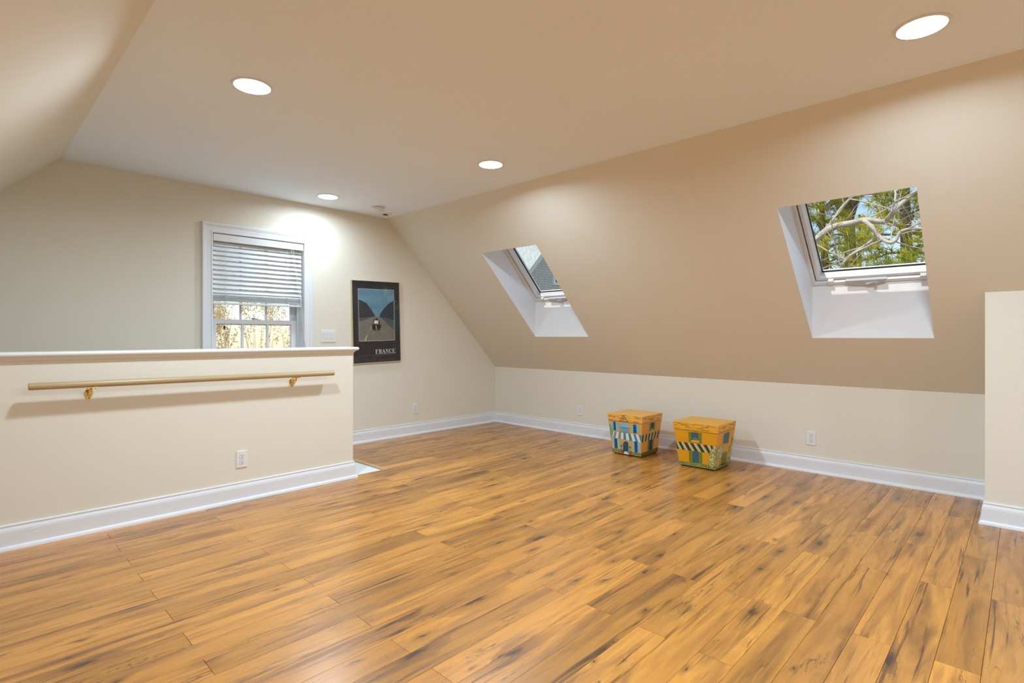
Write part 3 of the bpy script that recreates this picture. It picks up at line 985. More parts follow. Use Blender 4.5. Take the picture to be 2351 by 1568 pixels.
pdec('printed_bar', [[Q(0.345, 0.662), Q(0.60, 0.666), Q(0.60, 0.678), Q(0.345, 0.674)]], 'print_orange', 8)
pdec('printed_border', pline(QU0, QV0, QU1, QV1, 0.0034), 'print_white', 9)
pdec('printed_rule', pline(QU0 - 0.018, QV0 - 0.008, QU1 + 0.018, 0.914, 0.0011), 'print_line', 5)
def arc_poly(cx, cy, ri, ro, sq, a0, a1, n=16):
    pts = [(cx + ro * math.cos(a0 + (a1 - a0) * i / n), cy + ro * sq * math.sin(a0 + (a1 - a0) * i / n)) for i in range(n + 1)]
    return pts + [(cx + ri[i] * math.cos(a0 + (a1 - a0) * i / n), cy + ro * sq * 0.0 + (ro * sq - 0.07) * math.sin(a0 + (a1 - a0) * i / n)) for i in range(n, -1, -1)]
def strip_quads(pts):
    h = len(pts) // 2
    return [[pts[i], pts[i + 1], pts[2 * h - 2 - i], pts[2 * h - 1 - i]] for i in range(h - 1)]
R_ = lambda x0, y0, x1, y1: [(x0, y0), (x1, y0), (x1, y1), (x0, y1)]
stem = R_(0.17, 0, 0.40, 1)
LET = {
 'F': [stem, R_(0.04, 0, 0.56, 0.06), R_(0.04, 0.94, 0.92, 1), [(0.80, 0.94), (0.92, 0.94), (0.92, 0.70), (0.885, 0.70)], R_(0.40, 0.49, 0.66, 0.545), [(0.62, 0.49), (0.69, 0.37), (0.69, 0.67), (0.62, 0.545)]],
 'E': [stem, R_(0.04, 0, 0.92, 0.06), R_(0.04, 0.94, 0.90, 1), [(0.78, 0.94), (0.90, 0.94), (0.90, 0.70), (0.865, 0.70)], [(0.80, 0.06), (0.94, 0.06), (0.94, 0.32), (0.905, 0.32)], R_(0.40, 0.49, 0.66, 0.545), [(0.62, 0.49), (0.69, 0.37), (0.69, 0.67), (0.62, 0.545)]],
 'A': [[(0.10, 0.05), (0.17, 0.05), (0.47, 0.90), (0.44, 1.0)], [(0.44, 1.0), (0.54, 1.0), (0.93, 0.05), (0.67, 0.05), (0.40, 0.80)], R_(0.25, 0.30, 0.62, 0.355), R_(0.0, 0, 0.28, 0.055), R_(0.58, 0, 1.02, 0.055)],
 'N': [R_(0.15, 0, 0.21, 1), R_(0.02, 0, 0.34, 0.055), R_(0.0, 0.945, 0.30, 1), [(0.12, 1), (0.36, 1), (0.88, 0.0), (0.80, 0.0)], R_(0.82, 0, 0.88, 1), R_(0.70, 0.945, 1.0, 1)],
 'R': [stem, R_(0.04, 0, 0.56, 0.06), R_(0.04, 0.94, 0.55, 1), R_(0.40, 0.475, 0.56, 0.53), [(0.48, 0.50), (0.66, 0.50), (0.86, 0.08), (1.0, 0.06), (1.0, 0.0), (0.72, 0.0)]]
      + [[(0.54 + 0.36 * math.cos(a), 0.7375 + 0.2625 * math.sin(a)), (0.54 + 0.36 * math.cos(b), 0.7375 + 0.2625 * math.sin(b)), (0.54 + 0.14 * math.cos(b), 0.7375 + 0.205 * math.sin(b)), (0.54 + 0.14 * math.cos(a), 0.7375 + 0.205 * math.sin(a))]
         for a, b in [(-1.571 + 3.1416 * i / 10, -1.571 + 3.1416 * (i + 1) / 10) for i in range(10)]],
 'C': [[(0.52 + 0.46 * math.cos(a), 0.5 + 0.51 * math.sin(a)), (0.52 + 0.46 * math.cos(b), 0.5 + 0.51 * math.sin(b)), (0.56 + 0.27 * math.cos(b), 0.5 + 0.455 * math.sin(b)), (0.56 + 0.27 * math.cos(a), 0.5 + 0.455 * math.sin(a))]
       for a, b in [(0.75 + 4.75 * i / 18, 0.75 + 4.75 * (i + 1) / 18) for i in range(18)]] + [R_(0.87, 0.66, 0.92, 1.0), [(0.80, 0.80), (0.90, 0.66), (0.90, 0.96)]],
}
tu0, tu1, tv0, tv1 = 0.455, 0.895, 0.842, 0.890
lw = (tu1 - tu0) / 6
for i, ch in enumerate('FRANCE'):
    pdec('printed_letter', [[(tu0 + lw * (i + 0.03 + 0.92 * x), tv1 - (tv1 - tv0) * y) for x, y in pl] for pl in LET[ch]], 'print_white', 6)
pdec('printed_underline', [[(tu0 + 0.01, 0.896), (tu1 - 0.008, 0.896), (tu1 - 0.008, 0.8985), (tu0 + 0.01, 0.8985)]], 'print_white', 6)
mb = MB()
mb.quad((-IW / 2, -0.0195, -IH / 2), (IW / 2, -0.0195, -IH / 2), (IW / 2, -0.0195, IH / 2), (-IW / 2, -0.0195, IH / 2))
mb.build('glazing', 'poster_glass', po)

# ------------------------------------------------------------------ painted house boxes
PAINT = {'brown': (0.30, 0.115, 0.025), 'peach': (0.68, 0.38, 0.13), 'lightblue': (0.20, 0.47, 0.56), 'paleblue': (0.30, 0.50, 0.52), 'darkblue': (0.012, 0.075, 0.19),
         'steel': (0.10, 0.17, 0.20), 'leaf': (0.22, 0.36, 0.16), 'leafdark': (0.10, 0.20, 0.09), 'teal': (0.018, 0.085, 0.11), 'cream': (0.78, 0.72, 0.58), 'slate': (0.16, 0.28, 0.36),
         'blue': (0.035, 0.24, 0.40), 'pot': (0.24, 0.115, 0.06), 'olive': (0.20, 0.20, 0.07), 'darkteal': (0.020, 0.035, 0.025), 'amber': (0.72, 0.42, 0.035), 'darkgreen': (0.025, 0.055, 0.015),
         'tan': (0.62, 0.46, 0.24), 'green': (0.17, 0.22, 0.012), 'steelblue': (0.045, 0.115, 0.15), 'rust': (0.42, 0.10, 0.02), 'vinecream': (0.80, 0.72, 0.40), 'vinegreen': (0.16, 0.17, 0.02)}
for k, c in PAINT.items():
    plain('paint_' + k, c, 0.42, 0.4, vary=0.05, vscale=60)
def speckle(name, a, b, c):
    t = NT('paint_' + name)
    co = t.obj()
    n = t.noise(co, 170.0, 3.0, 0.7)
    col = t.ramp(n, [(0.40, a), (0.50, b), (0.58, c)])
    t.bsdf(col, 0.5, 0.35)
speckle('hedge', (0.05, 0.075, 0.010), (0.20, 0.23, 0.045), (0.42, 0.40, 0.14))
speckle('hedgedark', (0.045, 0.055, 0.012), (0.14, 0.14, 0.035), (0.20, 0.17, 0.05))
def box_paint(name, col):
    t = NT(name)
    co = t.obj()
    n = t.noise(co, 9.0, 4.0)
    f = t.noise(co, 300.0, 2.0)
    c = t.mix(t.math('MULTIPLY_ADD', f, 0.35, t.math('MULTIPLY', n, 0.65)), tuple(x * 0.88 for x in col), tuple(x * 1.12 for x in col))
    t.bsdf(c, 0.42, 0.4)
box_paint('box_peach', (0.74, 0.34, 0.062))
box_paint('box_ochre', (0.74, 0.32, 0.008))
box_paint('lid_peach', (0.85, 0.43, 0.080))
box_paint('lid_ochre', (0.82, 0.40, 0.030))
plain('box_foot', (0.012, 0.010, 0.009), 0.6, 0.3)
DECALS = {
 'A_front': [
  ('roof_gable', [
    ('brown', [(0.341, 0.829), (0.478, 0.995), (0.613, 0.825)]),
    ('peach', [(0.378, 0.845), (0.477, 0.964), (0.58, 0.839)]),
    ('brown', [(0.507, 0.898), (0.502, 0.882), (0.488, 0.869), (0.47, 0.863), (0.452, 0.866), (0.44, 0.876), (0.436, 0.891), (0.442, 0.908), (0.456, 0.92), (0.474, 0.926), (0.491, 0.924), (0.503, 0.913)]),
    ('peach', [(0.489, 0.896), (0.485, 0.888), (0.476, 0.881), (0.466, 0.88), (0.458, 0.885), (0.455, 0.893), (0.459, 0.902), (0.468, 0.908), (0.478, 0.909), (0.486, 0.905)]),
  ]),
  ('window', [
    ('lightblue', [(0.082, 0.798), (0.152, 0.8), (0.14, 0.571), (0.066, 0.563)]),
    ('darkblue', [(0.152, 0.8), (0.223, 0.802), (0.213, 0.578), (0.139, 0.573)]),
    ('lightblue', [(0.223, 0.802), (0.296, 0.803), (0.283, 0.577), (0.212, 0.576)]),
  ]),
  ('balcony', [
    ('lightblue', [(0.351, 0.795), (0.606, 0.801), (0.605, 0.565), (0.339, 0.562)]),
    ('steel', [(0.319, 0.682), (0.641, 0.682), (0.64, 0.67), (0.318, 0.67)]),
    ('steel', [(0.317, 0.564), (0.635, 0.565), (0.635, 0.555), (0.316, 0.554)]),
    ('steel', [(0.353, 0.674), (0.358, 0.675), (0.349, 0.562), (0.343, 0.561)]),
    ('steel', [(0.382, 0.674), (0.388, 0.675), (0.379, 0.562), (0.373, 0.561)]),
    ('steel', [(0.412, 0.674), (0.418, 0.675), (0.41, 0.562), (0.404, 0.561)]),
    ('steel', [(0.442, 0.674), (0.448, 0.675), (0.441, 0.562), (0.435, 0.561)]),
    ('steel', [(0.472, 0.674), (0.478, 0.675), (0.471, 0.562), (0.465, 0.561)]),
    ('steel', [(0.502, 0.674), (0.508, 0.675), (0.502, 0.562), (0.496, 0.561)]),
    ('steel', [(0.532, 0.674), (0.538, 0.675), (0.533, 0.562), (0.527, 0.561)]),
    ('steel', [(0.562, 0.674), (0.568, 0.675), (0.563, 0.562), (0.557, 0.562)]),
    ('steel', [(0.592, 0.674), (0.598, 0.675), (0.594, 0.562), (0.588, 0.562)]),
    ('steel', [(0.622, 0.674), (0.628, 0.675), (0.625, 0.562), (0.619, 0.562)]),
  ]),
  ('window', [
    ('lightblue', [(0.683, 0.784), (0.745, 0.787), (0.755, 0.569), (0.691, 0.565)]),
    ('darkblue', [(0.745, 0.787), (0.835, 0.789), (0.85, 0.574), (0.755, 0.569)]),
    ('lightblue', [(0.835, 0.789), (0.908, 0.79), (0.922, 0.576), (0.85, 0.574)]),
  ]),
  ('tree', [
    ('leaf', [(0.059, 0.686), (0.052, 0.661), (0.04, 0.641), (0.026, 0.633), (0.014, 0.639), (0.008, 0.656), (0.008, 0.681), (0.015, 0.707), (0.027, 0.726), (0.041, 0.734), (0.053, 0.729), (0.06, 0.711)]),
    ('leaf', [(0.106, 0.518), (0.093, 0.46), (0.074, 0.41), (0.05, 0.375), (0.027, 0.361), (0.006, 0.37), (-0.007, 0.4), (-0.011, 0.448), (-0.006, 0.506), (0.008, 0.564), (0.027, 0.615), (0.05, 0.649), (0.072, 0.663), (0.091, 0.654), (0.104, 0.623), (0.11, 0.575)]),
  ]),
  ('window', [
    ('paleblue', [(0.042, 0.362), (0.122, 0.367), (0.106, 0.108), (0.025, 0.105)]),
    ('teal', [(0.122, 0.367), (0.221, 0.368), (0.208, 0.114), (0.106, 0.108)]),
    ('paleblue', [(0.221, 0.368), (0.307, 0.368), (0.289, 0.116), (0.208, 0.112)]),
  ]),
  ('window', [
    ('paleblue', [(0.7, 0.374), (0.776, 0.368), (0.793, 0.09), (0.715, 0.093)]),
    ('darkblue', [(0.776, 0.368), (0.878, 0.37), (0.892, 0.096), (0.793, 0.09)]),
    ('paleblue', [(0.878, 0.37), (0.972, 0.37), (0.973, 0.095), (0.892, 0.094)]),
  ]),
  ('door', [
    ('paleblue', [(0.367, 0.001), (0.389, 0.254), (0.397, 0.281), (0.414, 0.305), (0.438, 0.326), (0.468, 0.342), (0.501, 0.349), (0.533, 0.349), (0.561, 0.341), (0.584, 0.325), (0.598, 0.304), (0.602, 0.279), (0.591, 0.006)]),
    ('teal', [(0.385, 0), (0.407, 0.255), (0.413, 0.278), (0.427, 0.299), (0.448, 0.316), (0.474, 0.329), (0.501, 0.336), (0.528, 0.335), (0.552, 0.328), (0.571, 0.315), (0.583, 0.297), (0.587, 0.276), (0.575, 0.008)]),
    ('cream', [(0.444, 0.071), (0.544, 0.078), (0.58, 0), (0.404, 0)]),
  ]),
  ('topiary', [
    ('leafdark', [(0.385, 0.201), (0.378, 0.183), (0.363, 0.169), (0.343, 0.162), (0.324, 0.165), (0.311, 0.175), (0.307, 0.192), (0.314, 0.209), (0.33, 0.223), (0.349, 0.23), (0.368, 0.228), (0.381, 0.217)]),
    ('brown', [(0.338, 0.166), (0.35, 0.167), (0.347, 0.11), (0.335, 0.108)]),
    ('pot', [(0.289, 0.106), (0.392, 0.11), (0.384, 0.013), (0.299, 0.014)]),
  ]),
  ('topiary', [
    ('leafdark', [(0.673, 0.196), (0.667, 0.179), (0.653, 0.165), (0.633, 0.159), (0.614, 0.161), (0.6, 0.171), (0.596, 0.187), (0.601, 0.204), (0.616, 0.218), (0.635, 0.225), (0.654, 0.223), (0.668, 0.212)]),
    ('brown', [(0.628, 0.162), (0.64, 0.163), (0.642, 0.103), (0.63, 0.102)]),
    ('pot', [(0.601, 0.1), (0.699, 0.103), (0.692, 0.007), (0.6, 0.005)]),
  ]),
  ('hedge', [
    ('hedge', [(0.063, 0.097), (0.285, 0.103), (0.284, 0.01), (0.025, 0.006)]),
    ('hedge', [(0.712, 0.087), (0.997, 0.091), (1, 0.003), (0.707, 0.001)]),
    ('pot', [(0.013, 0.101), (0.064, 0.102), (0.029, 0.007), (0.003, 0.007)]),
  ]),
  ('awning', [
    ('cream', [(0.126, 0.542), (0.158, 0.542), (0.091, 0.381), (0.063, 0.382)]),
    ('slate', [(0.158, 0.542), (0.229, 0.542), (0.173, 0.38), (0.091, 0.381)]),
    ('cream', [(0.229, 0.542), (0.303, 0.542), (0.252, 0.378), (0.173, 0.38)]),
    ('slate', [(0.303, 0.542), (0.371, 0.542), (0.344, 0.377), (0.252, 0.378)]),
    ('cream', [(0.371, 0.542), (0.442, 0.542), (0.436, 0.375), (0.344, 0.377)]),
    ('blue', [(0.442, 0.542), (0.513, 0.542), (0.524, 0.374), (0.436, 0.375)]),
    ('cream', [(0.513, 0.542), (0.592, 0.542), (0.626, 0.372), (0.524, 0.374)]),
    ('blue', [(0.592, 0.542), (0.667, 0.542), (0.724, 0.371), (0.626, 0.372)]),
    ('cream', [(0.667, 0.542), (0.749, 0.542), (0.822, 0.369), (0.724, 0.371)]),
    ('blue', [(0.749, 0.542), (0.82, 0.542), (0.902, 0.368), (0.822, 0.369)]),
    ('cream', [(0.82, 0.542), (0.907, 0.542), (0.988, 0.367), (0.902, 0.368)]),
    ('blue', [(0.907, 0.542), (1.006, 0.542), (1.003, 0.367), (0.988, 0.367)]),
  ]),
 ],
 'A_side': [
  ('window', [
    ('olive', [(0.366, 0.797), (0.462, 0.8), (0.464, 0.598), (0.385, 0.595)]),
    ('darkteal', [(0.462, 0.8), (0.596, 0.8), (0.599, 0.615), (0.463, 0.614)]),
    ('olive', [(0.596, 0.8), (0.674, 0.799), (0.683, 0.606), (0.602, 0.605)]),
    ('leafdark', [(0.626, 0.628), (0.618, 0.614), (0.586, 0.606), (0.541, 0.607), (0.494, 0.616), (0.459, 0.631), (0.444, 0.648), (0.453, 0.663), (0.484, 0.671), (0.529, 0.67), (0.575, 0.661), (0.611, 0.645)]),
    ('amber', [(0.432, 0.617), (0.637, 0.62), (0.619, 0.574), (0.474, 0.578)]),
  ]),
  ('window', [
    ('olive', [(0.35, 0.374), (0.44, 0.372), (0.448, 0.111), (0.362, 0.111)]),
    ('darkteal', [(0.44, 0.376), (0.61, 0.371), (0.611, 0.104), (0.448, 0.111)]),
    ('olive', [(0.61, 0.371), (0.689, 0.37), (0.69, 0.103), (0.611, 0.104)]),
  ]),
  ('hedge', [
    ('hedgedark', [(0.003, 0.089), (1.002, 0.12), (1.002, 0.002), (0.002, 0.003)]),
  ]),
  ('awning', [
    ('darkgreen', [(0.047, 0.539), (0.128, 0.54), (0.094, 0.367), (0.014, 0.367)]),
    ('tan', [(0.128, 0.54), (0.21, 0.541), (0.173, 0.367), (0.094, 0.367)]),
    ('darkgreen', [(0.21, 0.541), (0.292, 0.541), (0.253, 0.367), (0.173, 0.367)]),
    ('tan', [(0.292, 0.541), (0.374, 0.542), (0.332, 0.368), (0.253, 0.367)]),
    ('darkgreen', [(0.374, 0.542), (0.455, 0.543), (0.412, 0.368), (0.332, 0.368)]),
    ('tan', [(0.455, 0.543), (0.537, 0.544), (0.491, 0.368), (0.412, 0.368)]),
    ('darkgreen', [(0.537, 0.544), (0.619, 0.544), (0.57, 0.369), (0.491, 0.368)]),
    ('tan', [(0.619, 0.544), (0.7, 0.545), (0.65, 0.369), (0.57, 0.369)]),
    ('darkgreen', [(0.7, 0.545), (0.782, 0.546), (0.729, 0.369), (0.65, 0.369)]),
    ('tan', [(0.782, 0.546), (0.863, 0.546), (0.808, 0.37), (0.729, 0.369)]),
    ('darkgreen', [(0.863, 0.546), (0.945, 0.547), (0.888, 0.37), (0.808, 0.37)]),
    ('tan', [(0.945, 0.547), (1.026, 0.548), (0.967, 0.37), (0.888, 0.37)]),
  ]),
 ],
 'B_front': [
  ('window', [
    ('green', [(0.338, 0.791), (0.407, 0.795), (0.398, 0.578), (0.334, 0.573)]),
    ('steelblue', [(0.407, 0.795), (0.572, 0.8), (0.572, 0.577), (0.398, 0.574)]),
    ('green', [(0.572, 0.798), (0.649, 0.798), (0.648, 0.577), (0.572, 0.577)]),
    ('olive', [(0.41, 0.594), (0.431, 0.642), (0.484, 0.677), (0.539, 0.671), (0.571, 0.615)]),
    ('amber', [(0.391, 0.608), (0.589, 0.619), (0.574, 0.571), (0.411, 0.566)]),
    ('rust', [(0.337, 0.566), (0.648, 0.573), (0.648, 0.562), (0.336, 0.555)]),
  ]),
  ('door', [
    ('green', [(0.314, 0.361), (0.407, 0.363), (0.392, 0.089), (0.295, 0.096)]),
    ('steelblue', [(0.407, 0.359), (0.574, 0.361), (0.57, 0.097), (0.392, 0.089)]),
    ('green', [(0.573, 0.353), (0.654, 0.356), (0.657, 0.09), (0.57, 0.095)]),
  ]),
  ('hedge', [
    ('hedge', [(0.001, 0.082), (1.029, 0.096), (1.001, 0.002), (0, 0.002)]),
  ]),
  ('awning', [
    ('darkgreen', [(0.002, 0.531), (0.008, 0.531), (0.062, 0.358), (0, 0.357)]),
    ('tan', [(0.008, 0.531), (0.058, 0.532), (0.144, 0.359), (0.062, 0.358)]),
    ('darkgreen', [(0.058, 0.532), (0.131, 0.533), (0.215, 0.36), (0.144, 0.359)]),
    ('tan', [(0.131, 0.533), (0.203, 0.534), (0.3, 0.362), (0.215, 0.36)]),
    ('darkgreen', [(0.203, 0.534), (0.29, 0.536), (0.39, 0.363), (0.3, 0.362)]),
    ('tan', [(0.29, 0.536), (0.362, 0.537), (0.472, 0.364), (0.39, 0.363)]),
    ('darkgreen', [(0.362, 0.537), (0.439, 0.538), (0.557, 0.366), (0.472, 0.364)]),
    ('tan', [(0.439, 0.538), (0.522, 0.54), (0.642, 0.367), (0.557, 0.366)]),
    ('darkgreen', [(0.522, 0.54), (0.604, 0.541), (0.728, 0.368), (0.642, 0.367)]),
    ('tan', [(0.604, 0.541), (0.681, 0.542), (0.807, 0.37), (0.728, 0.368)]),
    ('darkgreen', [(0.681, 0.542), (0.768, 0.544), (0.881, 0.371), (0.807, 0.37)]),
    ('tan', [(0.768, 0.544), (0.85, 0.545), (0.924, 0.372), (0.881, 0.371)]),
    ('darkgreen', [(0.85, 0.545), (0.963, 0.547), (0.934, 0.372), (0.924, 0.372)]),
  ]),
 ],
 'B_side': [
  ('window', [
    ('green', [(0.341, 0.773), (0.71, 0.786), (0.723, 0.523), (0.334, 0.543)]),
    ('steelblue', [(0.399, 0.782), (0.67, 0.786), (0.679, 0.533), (0.396, 0.547)]),
  ]),
  ('door', [
    ('green', [(0.342, 0.344), (0.705, 0.336), (0.684, 0.022), (0.367, 0.046)]),
  ]),
  ('hedge', [
    ('hedge', [(0.02, 0.106), (1.031, 0.074), (1.003, 0.002), (0.003, 0.001)]),
  ]),
 ],
}

BH, BLID = 0.388, 0.820
def house_box(loc, rz, hb, ht, body_mat, lid_mat, key, label, vine=False, seed=1):
    rnd = random.Random(seed)
    r = thing('storage_box', label, 'box', loc, (0, 0, rz), group='painted house boxes by the knee wall')
    z0b = 0.010
    half = lambda t: hb + (ht - hb) * t
    zz = lambda t: z0b + (BH - z0b) * t
    def FP(face, s, t, o=0.0):
        h = half(t)
        if face == 'front':
            return (-h - o, h * (1 - 2 * s), zz(t))
        return (h * (2 * s - 1), -h - o, zz(t))
    def frust(t0, t1, grow, mi=0):
        a, b = half(t0) + grow, half(t1) + grow
        v = [(-a, -a, zz(t0)), (a, -a, zz(t0)), (a, a, zz(t0)), (-a, a, zz(t0)), (-b, -b, zz(t1)), (b, -b, zz(t1)), (b, b, zz(t1)), (-b, b, zz(t1))]
        bm = bmesh.new()
        vv = [bm.verts.new(x) for x in v]
        for f in [(0, 3, 2, 1), (4, 5, 6, 7), (0, 1, 5, 4), (1, 2, 6, 5), (2, 3, 7, 6), (3, 0, 4, 7)]:
            bm.faces.new([vv[i] for i in f])
        bmesh.ops.bevel(bm, geom=bm.edges[:], offset=0.0022, segments=2, profile=0.5, affect='EDGES')
        bm.verts.index_update()
        mb = MB()
        mb.add([x.co.copy() for x in bm.verts], [tuple(q.index for q in f.verts) for f in bm.faces])
        bm.free()
        return mb
    body = frust(0.0, BLID, 0.0).build('body', body_mat, r)
    lid = frust(BLID + 0.002, 1.0, 0.0015).build('lid', lid_mat, r)
    mb = MB()
    mb.box((-hb + 0.012, -hb + 0.012, 0.0), (hb - 0.012, hb - 0.012, z0b + 0.001))
    mb.build('base', 'box_foot', r)
    for face in ('front', 'side'):
        for nm, L in DECALS[key + '_' + face]:
            mats, mb = [], MB()
            host = lid if nm == 'roof_gable' else body
            for j, (c, pl) in enumerate(L):
                if 'paint_' + c not in mats:
                    mats.append('paint_' + c)
                mb.quad(*[FP(face, min(max(s, 0.004), 0.996), max(t, 0.006), 0.0006 + (0.0030 if nm == 'roof_gable' else 0) + 0.00022 * min(j, 6)) for s, t in pl], mi=mats.index('paint_' + c))
            mb.build('painted_' + nm, mats, host, fix=False)
        # wavy thatch strokes and rim line on the lid
        mb = MB()
        for q in range(26):
            t = BLID + 0.018 + (0.15 * rnd.random())
            s0, ln = rnd.random() * 0.86 + 0.01, 0.07 + 0.10 * rnd.random()
            ph, am = rnd.random() * 6, 0.004 + 0.003 * rnd.random()
            pts = [(s0 + ln * i / 8, t + am * math.sin(ph + i * 1.15)) for i in range(9) if s0 + ln * i / 8 < 0.99]
            for (sa, ta), (sb, tb) in zip(pts, pts[1:]):
                w = 0.0035
                mb.quad(FP(face, sa, ta - w, 0.0022), FP(face, sb, tb - w, 0.0022), FP(face, sb, tb + w, 0.0022), FP(face, sa, ta + w, 0.0022))
        mb.quad(FP(face, 0.003, BLID + 0.003, 0.0022), FP(face, 0.997, BLID + 0.003, 0.0022), FP(face, 0.997, BLID + 0.011, 0.0022), FP(face, 0.003, BLID + 0.011, 0.0022))
        mb.build('painted_thatch', 'paint_brown', lid, fix=False)
    if vine:
        for face, blobs in (('front', [((0.90, 0.15), 0.075, 0.10), ((0.93, 0.33), 0.085, 0.13), ((0.965, 0.48), 0.05, 0.08)]),
                            ('side', [((0.12, 0.18), 0.16, 0.13), ((0.16, 0.36), 0.20, 0.12), ((0.26, 0.47), 0.14, 0.06), ((0.84, 0.16), 0.10, 0.10), ((0.90, 0.32), 0.07, 0.12), ((0.955, 0.50), 0.04, 0.13)])):
            mb = MB()
            for (cs, ct), rs_, rt in blobs:
                for q in range(int(700 * rs_ * rt / 0.012)):
                    a, rr = rnd.random() * 6.283, math.sqrt(rnd.random())
                    s, t = cs + rs_ * rr * math.cos(a), ct + rt * rr * math.sin(a)
                    if not (0.01 < s < 0.99 and t > 0.02):
                        continue
                    sz = 0.010 + 0.012 * rnd.random()
                    b = rnd.random() * 6.283
                    tri = [(s + sz * math.cos(b + k * 2.2), t + sz * math.sin(b + k * 2.2)) for k in range(3)]
                    mb.quad(*[FP(face, min(max(x, 0.004), 0.996), y, 0.0020 + 0.0006 * rnd.random()) for x, y in tri], mi=0 if rnd.random() < 0.45 else 1)
            o = mb.build('painted_vine', ['paint_vinecream', 'paint_vinegreen'], body, fix=False)
            o['kind'] = 'stuff'
    return r
house_box((4.553, 2.728, 0), 0.0, 0.155, 0.190, 'box_peach', 'lid_peach', 'A', 'tapered box painted as a house with blue shutters and blue striped awning', False, 3)
house_box((4.548, 2.032, 0), math.radians(1.0), 0.158, 0.199, 'box_ochre', 'lid_ochre', 'B', 'tapered ochre box painted as a house with green striped awning and vine', True, 5)

# ------------------------------------------------------------------ outdoors
GZ = -3.3
plain('ground_leaves', (0.30, 0.24, 0.13), 0.9, 0.1, vary=0.25, vscale=0.8)
plain('bark_dark', (0.085, 0.070, 0.055), 0.9, 0.1, vary=0.3, vscale=8)
plain('bark_pine', (0.16, 0.125, 0.085), 0.9, 0.1, vary=0.3, vscale=7)
plain('bark_pale', (0.50, 0.45, 0.36), 0.85, 0.1, vary=0.2, vscale=10)
plain('bark_tan', (0.62, 0.46, 0.27), 0.85, 0.1, vary=0.25, vscale=10)
def needle_mat(name, a, b):
    t = NT(name)
    n = t.noise(t.obj(), 1.7, 3.0)
    c = t.mix(t.ramp(n, [(0.38, 0.0), (0.62, 1.0)]), a, b)
    d = t.n('BsdfDiffuse', None, Color=c)
    tr = t.n('BsdfTranslucent', None, Color=c)
    mx = t.n('MixShader', None, i0=0.35)
    t.t.links.new(d.outputs[0], mx.inputs[1])
    t.t.links.new(tr.outputs[0], mx.inputs[2])
    t.t.links.new(mx.outputs[0], t.out.inputs[0])
needle_mat('needles', (0.30, 0.36, 0.05), (0.72, 0.66, 0.10))
needle_mat('needles_far', (0.38, 0.42, 0.10), (0.78, 0.72, 0.20))
needle_mat('buds', (0.80, 0.58, 0.30), (0.92, 0.80, 0.56))

mb = MB()
N = 12
for i in range(N):
    for j in range(N):
        X0, X1 = -60 + 180 * i / N, -60 + 180 * (i + 1) / N
        Y0, Y1 = -60 + 180 * j / N, -60 + 180 * (j + 1) / N
        mb.quad((X0, Y0, GZ), (X1, Y0, GZ), (X1, Y1, GZ), (X0, Y1, GZ))
gr = mb.build('ground', 'ground_leaves')
tag(gr, 'leaf strewn lawn outside the house', 'ground', None, 'structure')

def branch(mb, rnd, p, d, length, r, depth, tips, spread=0.55, kids=3, droop=0.0, n=6):
    steps = 5
    pts, q, dd = [Vector(p)], Vector(p), Vector(d).normalized()
    for i in range(steps):
        dd = (dd + Vector((rnd.uniform(-1, 1), rnd.uniform(-1, 1), rnd.uniform(-0.7, 0.8) - droop)) * 0.16).normalized()
        q = q + dd * (length / steps)
        pts.append(q.copy())
    rad = [r * (1 - 0.62 * i / steps) for i in range(steps + 1)]
    mb.tube(pts, rad, n, False)
    if depth == 0:
        tips.append((pts[-1], dd))
        tips.append((pts[3], dd))
        return
    for k in range(kids):
        i = rnd.randint(1, steps)
        nd = (dd + Vector((rnd.uniform(-1, 1), rnd.uniform(-1, 1), rnd.uniform(-0.5, 0.9))) * spread * 1.6).normalized()
        branch(mb, rnd, pts[i], nd, length * rnd.uniform(0.5, 0.75), rad[i] * 0.62, depth - 1, tips, spread, kids, droop, max(3, n - 1))
    tips.append((pts[-1], dd))

def tuft(mb, rnd, p, ln, count, wd=0.055):
    for k in range(count):
        d = Vector((rnd.gauss(0, 1), rnd.gauss(0, 1), rnd.gauss(0.15, 0.8))).normalized()
        a = d.cross(Vector((rnd.random(), rnd.random(), 1))).normalized() * ln * wd
        l = ln * rnd.uniform(0.6, 1.15)
        mb.add([p - a, p + a, p + d * l], [(0, 1, 2)])

